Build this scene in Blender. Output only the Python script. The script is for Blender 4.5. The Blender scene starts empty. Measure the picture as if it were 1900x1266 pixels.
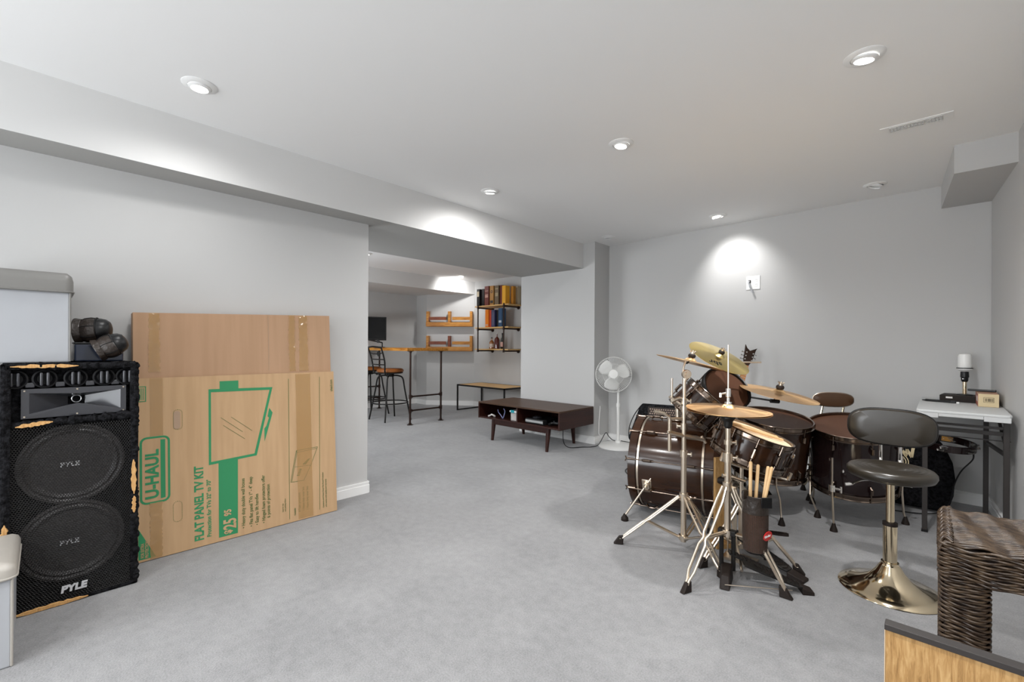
import bpy, math, random
from mathutils import Matrix, Vector
PI = math.pi
sc = bpy.context.scene
COL = sc.collection
random.seed(7)

# ------------------------------------------------------------------ camera, light, exposure
F = 830.0
YAW = math.atan(795/830)
cam = bpy.data.cameras.new('camera'); camo = bpy.data.objects.new('camera', cam); COL.objects.link(camo)
cam.sensor_width = 36.0; cam.sensor_fit = 'HORIZONTAL'
cam.lens = 36.0*F/1900
cam.shift_y = (643.4-633)/1900
cam.clip_start = 0.02
camo.location = (0, 0, 1.15)
camo.rotation_euler = (Matrix.Rotation(YAW, 4, 'Z') @ Matrix.Rotation(PI/2, 4, 'X') @ Matrix.Rotation(0.0055, 4, 'Z')).to_euler()
sc.camera = camo
sc.view_settings.view_transform = 'Standard'
sc.view_settings.look = 'None'
sc.view_settings.gamma = 1.0
sc.view_settings.use_curve_mapping = False
sc.view_settings.exposure = 0.76
world = bpy.data.worlds.new('world'); sc.world = world; world.use_nodes = True
bg = world.node_tree.nodes['Background']
bg.inputs[0].default_value = (0.90, 0.95, 1.0, 1); bg.inputs[1].default_value = 0.35
sc.cycles.max_bounces = 10
sc.cycles.diffuse_bounces = 6
sc.cycles.sample_clamp_indirect = 4.0
LAMP_W = 46.0
rear_fill = bpy.data.lights.new('added_rear_fill', 'AREA'); rear_fill.shape = 'RECTANGLE'; rear_fill.size = 3.5; rear_fill.size_y = 1.75; rear_fill.energy = 82; rear_fill.color = (0.93, 0.965, 1.0)  # unseen fill light added behind the camera to brighten the room
rear_fill_o = bpy.data.objects.new('added_rear_fill', rear_fill); COL.objects.link(rear_fill_o); rear_fill_o.location = (-1.15, -2.52, 1.25); rear_fill_o.rotation_euler = (math.radians(104), 0, math.radians(-24))
bar_fill = bpy.data.lights.new('added_bar_fill', 'AREA'); bar_fill.shape = 'RECTANGLE'; bar_fill.size = 1.6; bar_fill.size_y = 1.0; bar_fill.energy = 36; bar_fill.color = (0.93, 0.965, 1.0)  # second added fill, out of view, lifts the bar room
bar_fill_o = bpy.data.objects.new('added_bar_fill', bar_fill); COL.objects.link(bar_fill_o); bar_fill_o.location = (-5.4, 0.96, 1.3); bar_fill_o.rotation_euler = (math.radians(95), 0, 0)
def spot(loc, aim, w, angle=150, blend=0.9, size=0.05, col=(1.0, 0.992, 0.985)):
    l = bpy.data.lights.new('downlight_beam', 'SPOT'); l.energy = w; l.spot_size = math.radians(angle)
    l.spot_blend = blend; l.shadow_soft_size = size; l.color = col
    o = bpy.data.objects.new('downlight_beam', l); COL.objects.link(o); o.location = loc
    o.rotation_euler = Vector(aim).to_track_quat('-Z', 'Y').to_euler()
    return o

# ------------------------------------------------------------------ materials
def mat(name, col, rough=0.5, metal=0.0, spec=0.5, noise=None, bump=None, coat=0.0, emit=None, alpha=None, trans=0.0, ncol=None):
    m = bpy.data.materials.new(name); m.use_nodes = True
    nt = m.node_tree; b = nt.nodes['Principled BSDF']
    b.inputs['Base Color'].default_value = (*col, 1)
    b.inputs['Roughness'].default_value = rough
    b.inputs['Metallic'].default_value = metal
    b.inputs['Specular IOR Level'].default_value = spec
    b.inputs['Coat Weight'].default_value = coat
    b.inputs['Transmission Weight'].default_value = trans
    if alpha is not None: b.inputs['Alpha'].default_value = alpha
    if emit:
        b.inputs['Emission Color'].default_value = (*emit[0], 1); b.inputs['Emission Strength'].default_value = emit[1]
    tc = nt.nodes.new('ShaderNodeTexCoord')
    if noise:                       # (scale, second colour, detail, stretch)
        sc_, c2, det, st = noise
        mp = nt.nodes.new('ShaderNodeMapping'); mp.inputs['Scale'].default_value = st
        nz = nt.nodes.new('ShaderNodeTexNoise'); nz.inputs['Scale'].default_value = sc_; nz.inputs['Detail'].default_value = det
        rp = nt.nodes.new('ShaderNodeValToRGB')
        rp.color_ramp.elements[0].position = 0.38; rp.color_ramp.elements[1].position = 0.62
        rp.color_ramp.elements[0].color = (*col, 1); rp.color_ramp.elements[1].color = (*c2, 1)
        nt.links.new(tc.outputs['Object'], mp.inputs[0]); nt.links.new(mp.outputs[0], nz.inputs['Vector'])
        nt.links.new(nz.outputs['Fac'], rp.inputs[0]); nt.links.new(rp.outputs[0], b.inputs['Base Color'])
    if bump:                        # (scale, strength, distance)
        nz2 = nt.nodes.new('ShaderNodeTexNoise'); nz2.inputs['Scale'].default_value = bump[0]; nz2.inputs['Detail'].default_value = 3
        bp = nt.nodes.new('ShaderNodeBump'); bp.inputs['Strength'].default_value = bump[1]; bp.inputs['Distance'].default_value = bump[2]
        nt.links.new(tc.outputs['Object'], nz2.inputs['Vector']); nt.links.new(nz2.outputs['Fac'], bp.inputs['Height'])
        nt.links.new(bp.outputs[0], b.inputs['Normal'])
    return m
def wood(name, c1, c2, c3, axis='Y', scale=9.0, rough=0.4, stretch=14.0, coat=0.0):
    m = bpy.data.materials.new(name); m.use_nodes = True
    nt = m.node_tree; b = nt.nodes['Principled BSDF']; b.inputs['Roughness'].default_value = rough; b.inputs['Coat Weight'].default_value = coat; b.inputs['Specular IOR Level'].default_value = 0.3
    tc = nt.nodes.new('ShaderNodeTexCoord'); mp = nt.nodes.new('ShaderNodeMapping')
    s = [stretch]*3; s['XYZ'.index(axis)] = 1.0
    mp.inputs['Scale'].default_value = s
    n1 = nt.nodes.new('ShaderNodeTexNoise'); n1.inputs['Scale'].default_value = scale*0.35; n1.inputs['Detail'].default_value = 8; n1.inputs['Roughness'].default_value = 0.65; n1.inputs['Distortion'].default_value = 0.6
    rp = nt.nodes.new('ShaderNodeValToRGB'); e = rp.color_ramp.elements
    e[0].position = 0.3; e[0].color = (*c1, 1); e[1].position = 0.7; e[1].color = (*c3, 1)
    k = e.new(0.5); k.color = (*c2, 1)
    nt.links.new(tc.outputs['Object'], mp.inputs[0]); nt.links.new(mp.outputs[0], n1.inputs['Vector'])
    nt.links.new(n1.outputs['Fac'], rp.inputs[0]); nt.links.new(rp.outputs[0], b.inputs['Base Color'])
    bp = nt.nodes.new('ShaderNodeBump'); bp.inputs['Strength'].default_value = 0.12; bp.inputs['Distance'].default_value = 0.002
    nt.links.new(n1.outputs['Fac'], bp.inputs['Height']); nt.links.new(bp.outputs[0], b.inputs['Normal'])
    return m
M = {}
M['shaded_soffit'] = mat('soffit paint', (0.37, 0.365, 0.35), 0.8)  # beam paint darkened to put the underside's shade into the colour
M['wall'] = mat('wall paint', (0.50, 0.497, 0.49), 0.75, bump=(260, 0.08, 0.001))
M['ceiling'] = mat('ceiling paint', (0.82, 0.82, 0.815), 0.85, bump=(200, 0.1, 0.001))
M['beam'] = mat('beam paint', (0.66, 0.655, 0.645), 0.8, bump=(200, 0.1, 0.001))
M['trimw'] = mat('white trim paint', (0.80, 0.80, 0.79), 0.35)
def carpet_mat():
    m = bpy.data.materials.new('grey carpet'); m.use_nodes = True
    nt = m.node_tree; b = nt.nodes['Principled BSDF']; b.inputs['Roughness'].default_value = 1.0; b.inputs['Specular IOR Level'].default_value = 0.1
    b.inputs['Sheen Weight'].default_value = 0.3
    tc = nt.nodes.new('ShaderNodeTexCoord')
    fine = nt.nodes.new('ShaderNodeTexNoise'); fine.inputs['Scale'].default_value = 170; fine.inputs['Detail'].default_value = 3
    big = nt.nodes.new('ShaderNodeTexNoise'); big.inputs['Scale'].default_value = 2.2; big.inputs['Detail'].default_value = 5
    mid = nt.nodes.new('ShaderNodeTexNoise'); mid.inputs['Scale'].default_value = 22; mid.inputs['Detail'].default_value = 3
    r1 = nt.nodes.new('ShaderNodeValToRGB'); e = r1.color_ramp.elements
    e[0].position = 0.3; e[0].color = (0.13, 0.13, 0.134, 1); e[1].position = 0.7; e[1].color = (0.30, 0.298, 0.30, 1)
    a1 = nt.nodes.new('ShaderNodeMath'); a1.operation = 'MULTIPLY'; a1.inputs[1].default_value = 0.45
    a2 = nt.nodes.new('ShaderNodeMath'); a2.operation = 'MULTIPLY'; a2.inputs[1].default_value = 0.33
    a3 = nt.nodes.new('ShaderNodeMath'); a3.operation = 'MULTIPLY'; a3.inputs[1].default_value = 0.22
    s1 = nt.nodes.new('ShaderNodeMath'); s2 = nt.nodes.new('ShaderNodeMath')
    for n in (fine, big, mid): nt.links.new(tc.outputs['Object'], n.inputs['Vector'])
    nt.links.new(fine.outputs['Fac'], a1.inputs[0]); nt.links.new(big.outputs['Fac'], a2.inputs[0]); nt.links.new(mid.outputs['Fac'], a3.inputs[0])
    nt.links.new(a1.outputs[0], s1.inputs[0]); nt.links.new(a2.outputs[0], s1.inputs[1])
    nt.links.new(s1.outputs[0], s2.inputs[0]); nt.links.new(a3.outputs[0], s2.inputs[1])
    nt.links.new(s2.outputs[0], r1.inputs[0]); nt.links.new(r1.outputs[0], b.inputs['Base Color'])
    bp = nt.nodes.new('ShaderNodeBump'); bp.inputs['Strength'].default_value = 0.7; bp.inputs['Distance'].default_value = 0.006
    nt.links.new(s1.outputs[0], bp.inputs['Height']); nt.links.new(bp.outputs[0], b.inputs['Normal'])
    return m
M['carpet'] = carpet_mat()
M['chrome'] = mat('chrome', (0.80, 0.78, 0.75), 0.12, 1.0)
M['steel'] = mat('warm worn chrome', (0.70, 0.61, 0.50), 0.28, 1.0, bump=(60, 0.1, 0.001))
M['darkchrome'] = mat('dark smoked chrome', (0.20, 0.155, 0.125), 0.17, 1.0)
M['gold_chrome'] = mat('brass toned chrome', (0.78, 0.66, 0.47), 0.1, 1.0)
M['brass'] = mat('cymbal bronze', (0.86, 0.53, 0.25), 0.34, 1.0, noise=(6, (0.90, 0.59, 0.30), 4, (1, 1, 1)))
M['brass_y'] = mat('yellow cymbal brass', (0.86, 0.66, 0.22), 0.26, 1.0, noise=(5, (0.90, 0.72, 0.32), 4, (1, 1, 1)))
M['black'] = mat('black plastic', (0.006, 0.006, 0.0065), 0.35, 0.0, 0.35)
M['rubber'] = mat('dark rubber', (0.014, 0.009, 0.007), 0.6, 0.0, 0.25, bump=(90, 0.3, 0.002))
M['blackmetal'] = mat('black metal', (0.008, 0.007, 0.0065), 0.4, 0.0, 0.35)
M['shell'] = mat('dark wine lacquer', (0.036, 0.014, 0.006), 0.17, 0.0, 0.4, coat=0.12, noise=(3, (0.024, 0.010, 0.005), 3, (1, 1, 6)))
M['blackshell'] = mat('black lacquer', (0.012, 0.006, 0.006), 0.12, 0.0, 0.5, coat=0.1)
M['head'] = mat('smoked drum head', (0.085, 0.036, 0.019), 0.5, 0.0, 0.25)
M['whitehead'] = mat('coated drum head', (0.78, 0.62, 0.42), 0.5)
M['stick'] = mat('drum stick hickory', (0.72, 0.46, 0.22), 0.45, noise=(14, (0.78, 0.54, 0.29), 4, (1, 1, 0.2)))
M['fur'] = mat('black cabinet carpet', (0.004, 0.004, 0.0045), 0.95, 0.0, 0.08, noise=(60, (0.016, 0.016, 0.018), 4, (1, 1, 1)), bump=(150, 1.0, 0.01))
M['rawwood'] = wood('raw chipped wood', (0.36, 0.18, 0.06), (0.52, 0.29, 0.11), (0.62, 0.40, 0.18), 'Z', 60, 0.7)
M['baffle'] = mat('black baffle', (0.004, 0.004, 0.005), 0.5, 0.0, 0.3)
M['hornplastic'] = mat('horn plastic', (0.035, 0.036, 0.042), 0.28, 0.0, 0.6)
M['cone'] = mat('speaker cone', (0.05, 0.045, 0.045), 0.35)
M['silver'] = mat('silver lettering', (0.80, 0.80, 0.82), 0.3, 0.6)
M['card'] = mat('corrugated cardboard', (0.43, 0.275, 0.145), 0.8, noise=(3.5, (0.47, 0.305, 0.165), 3, (1, 8, 0.6)), bump=(30, 0.15, 0.002))
M['card2'] = mat('brown cardboard', (0.37, 0.225, 0.13), 0.8, noise=(3.0, (0.40, 0.245, 0.145), 3, (1, 8, 0.5)), bump=(30, 0.15, 0.002))
M['green'] = mat('green box print', (0.022, 0.22, 0.085), 0.7)
M['olive'] = mat('dark green box print', (0.09, 0.13, 0.04), 0.7)
M['cardhole'] = mat('inner cardboard', (0.36, 0.25, 0.17), 0.9)
def tape_mat():
    m = mat('packing tape', (0.46, 0.27, 0.10), 0.12, 0.0, 0.7, coat=0.6, bump=(26, 0.35, 0.004))
    m.node_tree.nodes['Principled BSDF'].inputs['Alpha'].default_value = 0.55
    return m
M['tape'] = tape_mat()
M['vinyl'] = mat('grey vinyl', (0.36, 0.37, 0.39), 0.38, bump=(7, 0.25, 0.01))
M['vinyl_lid'] = mat('grey lid vinyl', (0.18, 0.175, 0.165), 0.4, bump=(9, 0.3, 0.01))
M['cap'] = mat('black cap fabric', (0.022, 0.015, 0.011), 0.42, 0.0, 0.5, bump=(35, 0.8, 0.01))
M['bluesheen'] = mat('glossy black tray', (0.03, 0.04, 0.07), 0.15)
M['espresso'] = wood('espresso veneer', (0.020, 0.006, 0.004), (0.030, 0.009, 0.006), (0.045, 0.013, 0.008), 'Y', 8, 0.4, 10, 0.0)
M['espresso_top'] = wood('espresso table top', (0.040, 0.018, 0.008), (0.055, 0.025, 0.011), (0.070, 0.034, 0.016), 'X', 8, 0.42, 10, 0.0)
M['oak'] = wood('oak grain', (0.22, 0.115, 0.038), (0.36, 0.205, 0.075), (0.47, 0.30, 0.13), 'Z', 60, 0.5, 9)
M['pine'] = wood('yellow pine', (0.62, 0.36, 0.13), (0.74, 0.46, 0.18), (0.80, 0.54, 0.25), 'X', 10, 0.45, 12)
M['stain'] = wood('amber stained wood', (0.20, 0.065, 0.008), (0.44, 0.18, 0.025), (0.58, 0.29, 0.06), 'X', 12, 0.45, 9, 0.0)
M['redwood'] = wood('red stained wood', (0.09, 0.018, 0.006), (0.17, 0.035, 0.010), (0.26, 0.075, 0.016), 'X', 12, 0.45, 9, 0.0)
M['pipe'] = mat('iron pipe', (0.035, 0.018, 0.013), 0.4, 0.6)
M['tan'] = mat('tan vinyl seat', (0.30, 0.095, 0.018), 0.42, bump=(40, 0.2, 0.003))
M['white'] = mat('white plastic', (0.78, 0.78, 0.77), 0.35)
M['fanwhite'] = mat('fan white', (0.74, 0.74, 0.72), 0.4)
M['tablewhite'] = mat('folding table plastic', (0.56, 0.57, 0.57), 0.5, bump=(300, 0.2, 0.001))
M['screen'] = mat('black screen', (0.003, 0.003, 0.0035), 0.2, 0.0, 0.25)
M['seatblack'] = mat('black stool vinyl', (0.022, 0.017, 0.011), 0.3, 0.0, 0.6)
M['seatbrown'] = mat('brown padded vinyl', (0.07, 0.032, 0.013), 0.35)
M['mesh'] = mat('black nylon mesh', (0.04, 0.025, 0.018), 0.5)
M['red'] = mat('red badge', (0.45, 0.015, 0.015), 0.4)
M['cream'] = mat('cream lettering', (0.75, 0.62, 0.38), 0.5)
M['gloss'] = mat('bright white print', (0.8, 0.8, 0.8), 0.5)
M['wicker'] = mat('dark brown wicker', (0.026, 0.015, 0.009), 0.36, 0.0, 0.4, noise=(30, (0.075, 0.048, 0.028), 3, (1, 1, 1)))
M['lampon'] = mat('lit lamp', (1, 1, 1), 0.5, emit=((1, 0.98, 0.94), 14.0))
M['lampoff'] = mat('unlit lamp glass', (0.8, 0.8, 0.78), 0.2)
M['dark'] = mat('dark opening', (0.02, 0.02, 0.02), 0.9)
M['teal'] = mat('teal lid', (0.0, 0.26, 0.31), 0.35)
M['clear'] = mat('clear plastic tub', (0.62, 0.60, 0.58), 0.2, alpha=0.6)
M['paper'] = mat('paper white', (0.7, 0.68, 0.66), 0.6)
def C(r, g, b, rough=0.45): 
    return mat('printed card', (r, g, b), rough)

for m_ in (M['brass'], M['brass_y']):        # lathed metal: highlights run out from the middle
    nt = m_.node_tree; tg = nt.nodes.new('ShaderNodeTangent'); tg.direction_type = 'RADIAL'; tg.axis = 'Z'
    b = nt.nodes['Principled BSDF']; b.inputs['Anisotropic'].default_value = 0.75; nt.links.new(tg.outputs[0], b.inputs['Tangent'])
# ------------------------------------------------------------------ mesh builder
FR = {}      # object name -> world matrix of the frame its vertices live in
class MB:
    def __init__(s): s.v = []; s.f = []; s.m = Matrix.Identity(4)
    def add(s, vs, fs):
        k = len(s.v); s.v += [s.m @ Vector(v) for v in vs]; s.f += [tuple(i+k for i in f) for f in fs]; return s
    def box(s, c, d, rot=None):
        R = rot if rot is not None else Matrix.Identity(3)
        c = Vector(c); vs = [c + R @ Vector((x*d[0]/2, y*d[1]/2, z*d[2]/2)) for x in (-1, 1) for y in (-1, 1) for z in (-1, 1)]
        return s.add(vs, [(0, 1, 3, 2), (4, 6, 7, 5), (0, 4, 5, 1), (2, 3, 7, 6), (0, 2, 6, 4), (1, 5, 7, 3)])
    def bb(s, a, b):
        return s.box([(a[i]+b[i])/2 for i in range(3)], [abs(b[i]-a[i]) for i in range(3)])
    def lathe(s, prof, c=(0, 0, 0), axis=(0, 0, 1), n=32, cap=True, sx=1.0):
        ax = Vector(axis).normalized(); q = ax.to_track_quat('Z', 'Y').to_matrix(); c = Vector(c); vs = []; fs = []
        for r, h in prof:
            for i in range(n):
                a = 2*PI*i/n; vs.append(c + q @ Vector((r*math.cos(a)*sx, r*math.sin(a), h)))
        for j in range(len(prof)-1):
            for i in range(n):
                i2 = (i+1) % n; fs.append((j*n+i, j*n+i2, (j+1)*n+i2, (j+1)*n+i))
        if cap:
            fs.append(tuple(range(n-1, -1, -1))); fs.append(tuple(range((len(prof)-1)*n, len(prof)*n)))
        return s.add(vs, fs)
    def cyl(s, a, b, r, r2=None, n=16, cap=True):
        a = Vector(a); b = Vector(b); d = b-a
        return s.lathe([(r, 0), (r if r2 is None else r2, d.length)], a, d, n, cap)
    def tube(s, pts, r, n=8, closed=False, cap=True):
        pts = [Vector(p) for p in pts]; N = len(pts); vs = []; fs = []; up = None
        rr = r if isinstance(r, (list, tuple)) else [r]*N
        for i, p in enumerate(pts):
            if closed: t = pts[(i+1) % N]-pts[i-1]
            else: t = pts[min(i+1, N-1)]-pts[max(i-1, 0)]
            t.normalize()
            if up is None:
                up = Vector((0, 0, 1)) if abs(t.z) < 0.9 else Vector((1, 0, 0))
            u = (up - t*up.dot(t))
            if u.length < 1e-6: u = t.orthogonal()
            u.normalize(); w = t.cross(u); up = u
            for k in range(n):
                a = 2*PI*k/n; vs.append(p + (u*math.cos(a)+w*math.sin(a))*rr[i])
        for i in range(N if closed else N-1):
            j = (i+1) % N
            for k in range(n):
                k2 = (k+1) % n; fs.append((i*n+k, i*n+k2, j*n+k2, j*n+k))
        if not closed and cap:
            fs.append(tuple(range(n-1, -1, -1))); fs.append(tuple(range((N-1)*n, N*n)))
        return s.add(vs, fs)
    def ring(s, c, axis, R, r, n=40, m=8):
        q = Vector(axis).normalized().to_track_quat('Z', 'Y').to_matrix(); c = Vector(c)
        return s.tube([c + q @ Vector((R*math.cos(2*PI*i/n), R*math.sin(2*PI*i/n), 0)) for i in range(n)], r, m, closed=True)
    def prism(s, poly, z0, z1):     # polygon in XY, extruded along Z
        n = len(poly); vs = [(x, y, z0) for x, y in poly] + [(x, y, z1) for x, y in poly]
        return s.add(vs, [tuple(range(n-1, -1, -1)), tuple(range(n, 2*n))] + [(i, (i+1) % n, n+(i+1) % n, n+i) for i in range(n)])
    def build(s, name, m, parent=None, smooth=30, bevel=0, world=False, sub=0):
        W = FR.get(parent.name) if parent else None
        vs = s.v
        if world and W is not None:
            iw = W.inverted(); vs = [iw @ v for v in vs]
        me = bpy.data.meshes.new(name); me.from_pydata([tuple(v) for v in vs], [], s.f); me.update()
        mats = m if isinstance(m, list) else [m]
        for x in mats: me.materials.append(x)
        o = bpy.data.objects.new(name, me); COL.objects.link(o)
        if parent: o.parent = parent; FR[o.name] = W if W is not None else Matrix.Identity(4)
        else: FR[o.name] = Matrix.Identity(4)
        if smooth:
            for p in me.polygons: p.use_smooth = True
            me.set_sharp_from_angle(angle=math.radians(smooth))
        if bevel:
            b = o.modifiers.new('b', 'BEVEL'); b.width = bevel; b.segments = 2; b.limit_method = 'ANGLE'; b.angle_limit = math.radians(50)
        if sub:
            b = o.modifiers.new('s', 'SUBSURF'); b.levels = sub; b.render_levels = sub
        return o
def tag(o, label, cat, group=None, kind=None):
    o['label'] = label; o['category'] = cat
    if group: o['group'] = group
    if kind: o['kind'] = kind
    return o
def thing(name, label, cat, loc=(0, 0, 0), rz=0, group=None):
    o = bpy.data.objects.new(name, None); COL.objects.link(o); o.location = loc; o.rotation_euler = (0, 0, rz)
    o.empty_display_size = 0.1
    FR[o.name] = Matrix.Translation(loc) @ Matrix.Rotation(rz, 4, 'Z')
    return tag(o, label, cat, group)
def struct(name, mb, m, parent=None, bevel=0, smooth=30):
    o = mb.build(name, m, parent, smooth=smooth, bevel=bevel)
    if not parent: o['kind'] = 'structure'
    return o
def children(o): return [c for c in bpy.data.objects if c.parent == o]
def copy_tree(o, parent=None):
    c = o.copy(); COL.objects.link(c); c.parent = parent
    for ch in children(o): copy_tree(ch, c)
    return c
def text_mb(s, size, mtx, cx=1.0, bold=0.0, mb=None, depth=0.0004, align='LEFT', shear=0.0):
    """lettering as flat mesh; mtx takes text XY to the surface"""
    cu = bpy.data.curves.new('t', 'FONT'); cu.body = s; cu.size = size; cu.offset = bold; cu.extrude = depth; cu.align_x = align; cu.shear = shear
    cu.resolution_u = 3
    o = bpy.data.objects.new('t', cu); me = o.to_mesh()
    mb = mb or MB()
    old = mb.m; mb.m = mtx @ Matrix.Diagonal((cx, 1, 1, 1))
    mb.add([v.co.copy() for v in me.vertices], [tuple(p.vertices) for p in me.polygons]); mb.m = old
    o.to_mesh_clear(); bpy.data.objects.remove(o); bpy.data.curves.remove(cu)
    return mb
def frame(o, x, y):      # matrix with origin o, x axis, y axis
    x = Vector(x).normalized(); y = Vector(y).normalized(); z = x.cross(y).normalized(); y = z.cross(x)
    m = Matrix.Identity(4)
    for i in range(3): m[i][0] = x[i]; m[i][1] = y[i]; m[i][2] = z[i]; m[i][3] = o[i]
    return m
def rotm(axis, deg): return Matrix.Rotation(math.radians(deg), 3, axis)
def bez(p0, p1, p2, p3, n=12):
    P = [Vector(p) for p in (p0, p1, p2, p3)]
    return [P[0]*(1-t)**3+P[1]*3*t*(1-t)**2+P[2]*3*t*t*(1-t)+P[3]*t**3 for t in [i/n for i in range(n+1)]]
def smoothpath(pts, k=6):
    pts = [Vector(p) for p in pts]; out = []
    for i in range(len(pts)-1):
        a = pts[max(i-1, 0)]; b = pts[i]; c = pts[i+1]; d = pts[min(i+2, len(pts)-1)]
        for j in range(k):
            t = j/k; out.append(0.5*((2*b)+(-a+c)*t+(2*a-5*b+4*c-d)*t*t+(-a+3*b-3*c+d)*t**3))
    out.append(pts[-1]); return out


# ------------------------------------------------------------------ the room
H = 2.40; S = 2.10
struct('floor', MB().bb((-8.0, -2.8, -0.10), (1.0, 6.3, 0.0)), M['carpet'])
struct('ceiling', MB().bb((-8.0, -2.8, H), (1.0, 6.3, H+0.1)), M['ceiling'])
BW0, BW1 = (-2.97, 4.832), (0.265, 4.748)
def RX(y): return 0.265+0.061*(4.748-y)
struct('wall_back', MB().prism([BW0, BW1, (0.60, 4.74), (0.60, 4.95), (-2.97, 4.95)], 0, H), M['wall'])
struct('wall_right', MB().prism([(RX(4.742), 4.742), (RX(-2.6), -2.6), (RX(-2.6)+0.15, -2.6), (0.60, 4.742)], 0, H), M['wall'])
struct('wall_left', MB().bb((-3.37, -2.6, 0), (-3.243, 1.752, S)), M['wall'])
struct('wall_rear', MB().bb((-3.37, -2.75, 0), (0.9, -2.6, H)), M['wall'])
struct('beam_left', MB().prism([(-2.93, -2.6), (-3.125, 4.50), (-4.14, 4.50), (-4.14, -2.6)], S, H), [M['beam'], M['shaded_soffit']])
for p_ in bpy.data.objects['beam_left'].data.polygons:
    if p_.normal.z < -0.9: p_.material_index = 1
struct('pillar_corner', MB().prism([(-4.14, 4.50), (-2.96, 4.50), (-2.97, 4.95), (-4.14, 5.9)], 0, H), M['wall'])
struct('bulkhead_right', MB().prism([(0.056, 3.856), (0.0, 4.754), (0.27, 4.754), (RX(3.856), 3.856)], 2.226, H), M['wall'])
struct('wall_far', MB().prism([(-7.285, 5.185), (-6.54, 5.765), (-4.14, 5.765), (-4.14, 5.95), (-7.75, 5.95), (-7.75, 5.185)], 0, H), M['wall'])
struct('wall_far_left', MB().bb((-7.78, 0.9, 0), (-7.634, 5.2, H)), M['wall'])
struct('wall_bar_near', MB().bb((-7.78, 0.8, 0), (-3.37, 0.92, H)), M['wall'])
struct('beam_far', MB().prism([(-6.53, 0.92), (-6.53, 5.77), (-7.64, 5.2), (-7.64, 0.92)], 2.16, H), M['beam'])
def baseboard(name, pts, h=0.088):
    mb = MB()
    for (a, b) in zip(pts, pts[1:]):
        a = Vector((*a, 0)); b = Vector((*b, 0)); d = (b-a); L = d.length; d.normalize(); n = Vector((-d.y, d.x, 0))
        R = Matrix((d, n, (0, 0, 1))).transposed()
        for t, z0, z1 in ((0.016, 0.0, h*0.72), (0.012, h*0.72, h*0.86), (0.014, h*0.86, h)):
            mb.box((a+b)/2 + n*t/2 + Vector((0, 0, (z0+z1)/2)), (L+t*0.9, t, z1-z0), R)
    return struct(name, mb, M['trimw'], smooth=0)
baseboard('baseboard_back', [BW1, BW0])
baseboard('baseboard_right', [(RX(-2.5), -2.5), (0.265, 4.746)])
baseboard('baseboard_left', [(-3.37, 1.752), (-3.243, 1.752), (-3.243, -2.5)][::1])
baseboard('baseboard_pillar', [(-2.97, 4.83), (-2.96, 4.50), (-4.14, 4.50)])
baseboard('baseboard_far', [(-4.14, 5.765), (-6.54, 5.765), (-7.285, 5.185), (-7.634, 5.19), (-7.634, 1.0)])

# downlights: fixture things, the lit ones carry a lamp
LG = 'recessed ceiling downlights'
def downlight(x, y, label, lit=True, aim=(0, 0, -1), w=None, angle=150):
    t = thing('ceiling_downlight', label, 'ceiling light', (x, y, H), 0, LG)
    MB().lathe([(0.048, -0.001), (0.050, -0.010), (0.066, -0.007), (0.074, -0.002), (0.074, 0.0)], n=40, cap=False).build('trim_ring', M['white'], t)
    a = Vector(aim).normalized()
    MB().lathe([(0.049, 0.0), (0.047, 0.006), (0.036, 0.012), (0.034, 0.004)], (0, 0, -0.008), a, 32, cap=False).build('eyeball', M['white'], t)
    MB().lathe([(0.047, -0.004), (0.001, -0.004)], (0, 0, -0.008), a, 28).build('lamp_housing', M['white'], t)
    MB().lathe([(0.0, 0.0), (0.034, 0.0), (0.034, 0.002)], (0, 0, -0.006), a, 28).build('lamp', M['lampon'] if lit else M['lampoff'], t)
    if lit:
        spot((x+a.x*0.03, y+a.y*0.03, H-0.045), aim, w or LAMP_W, angle)
    return t
downlight(-2.58, 0.51, 'lit ceiling downlight nearest the cardboard boxes', aim=(0.0, 0.0, -1), w=LAMP_W*0.27, angle=165)
downlight(-0.24, 2.42, 'large lit ceiling downlight in front of the air vent', aim=(-0.15, 0.1, -1), w=LAMP_W*1.45)
downlight(-1.42, 2.44, 'bright ceiling downlight above the middle of the floor', aim=(-0.1, -0.1, -1))
downlight(-2.62, 2.47, 'small lit downlight close to the long beam face', aim=(-0.15, 0.1, -1), w=LAMP_W*0.62, angle=172)
downlight(-1.53, 4.40, 'lit downlight aimed at the back wall above the socket plate', aim=(0.06, 0.36, -0.50), w=LAMP_W*0.37, angle=88)
downlight(-0.365, 4.37, 'unlit downlight beside the corner bulkhead', lit=False, aim=(-0.3, -0.1, -1))
downlight(-2.72, 4.41, 'unlit downlight near the back left corner', lit=False)
for x, y in ((-1.41, 0.5), (-0.23, 0.5), (-1.3, -1.43), (-0.2, -1.43)):
    downlight(x, y, 'lit downlight in the ceiling behind the camera', w=LAMP_W*(1.2 if x > -0.5 else 0.8))
downlight(-6.12, 5.08, 'lit downlight close to the far beam in the bar room', aim=(-0.85, 0.28, -0.6), w=LAMP_W*0.5, angle=130)
downlight(-5.0, 3.6, 'lit downlight between the long beam and the bar stools', w=LAMP_W*0.5)
downlight(-5.6, 3.0, 'lit downlight over the bar room floor', w=LAMP_W*0.4)

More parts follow.
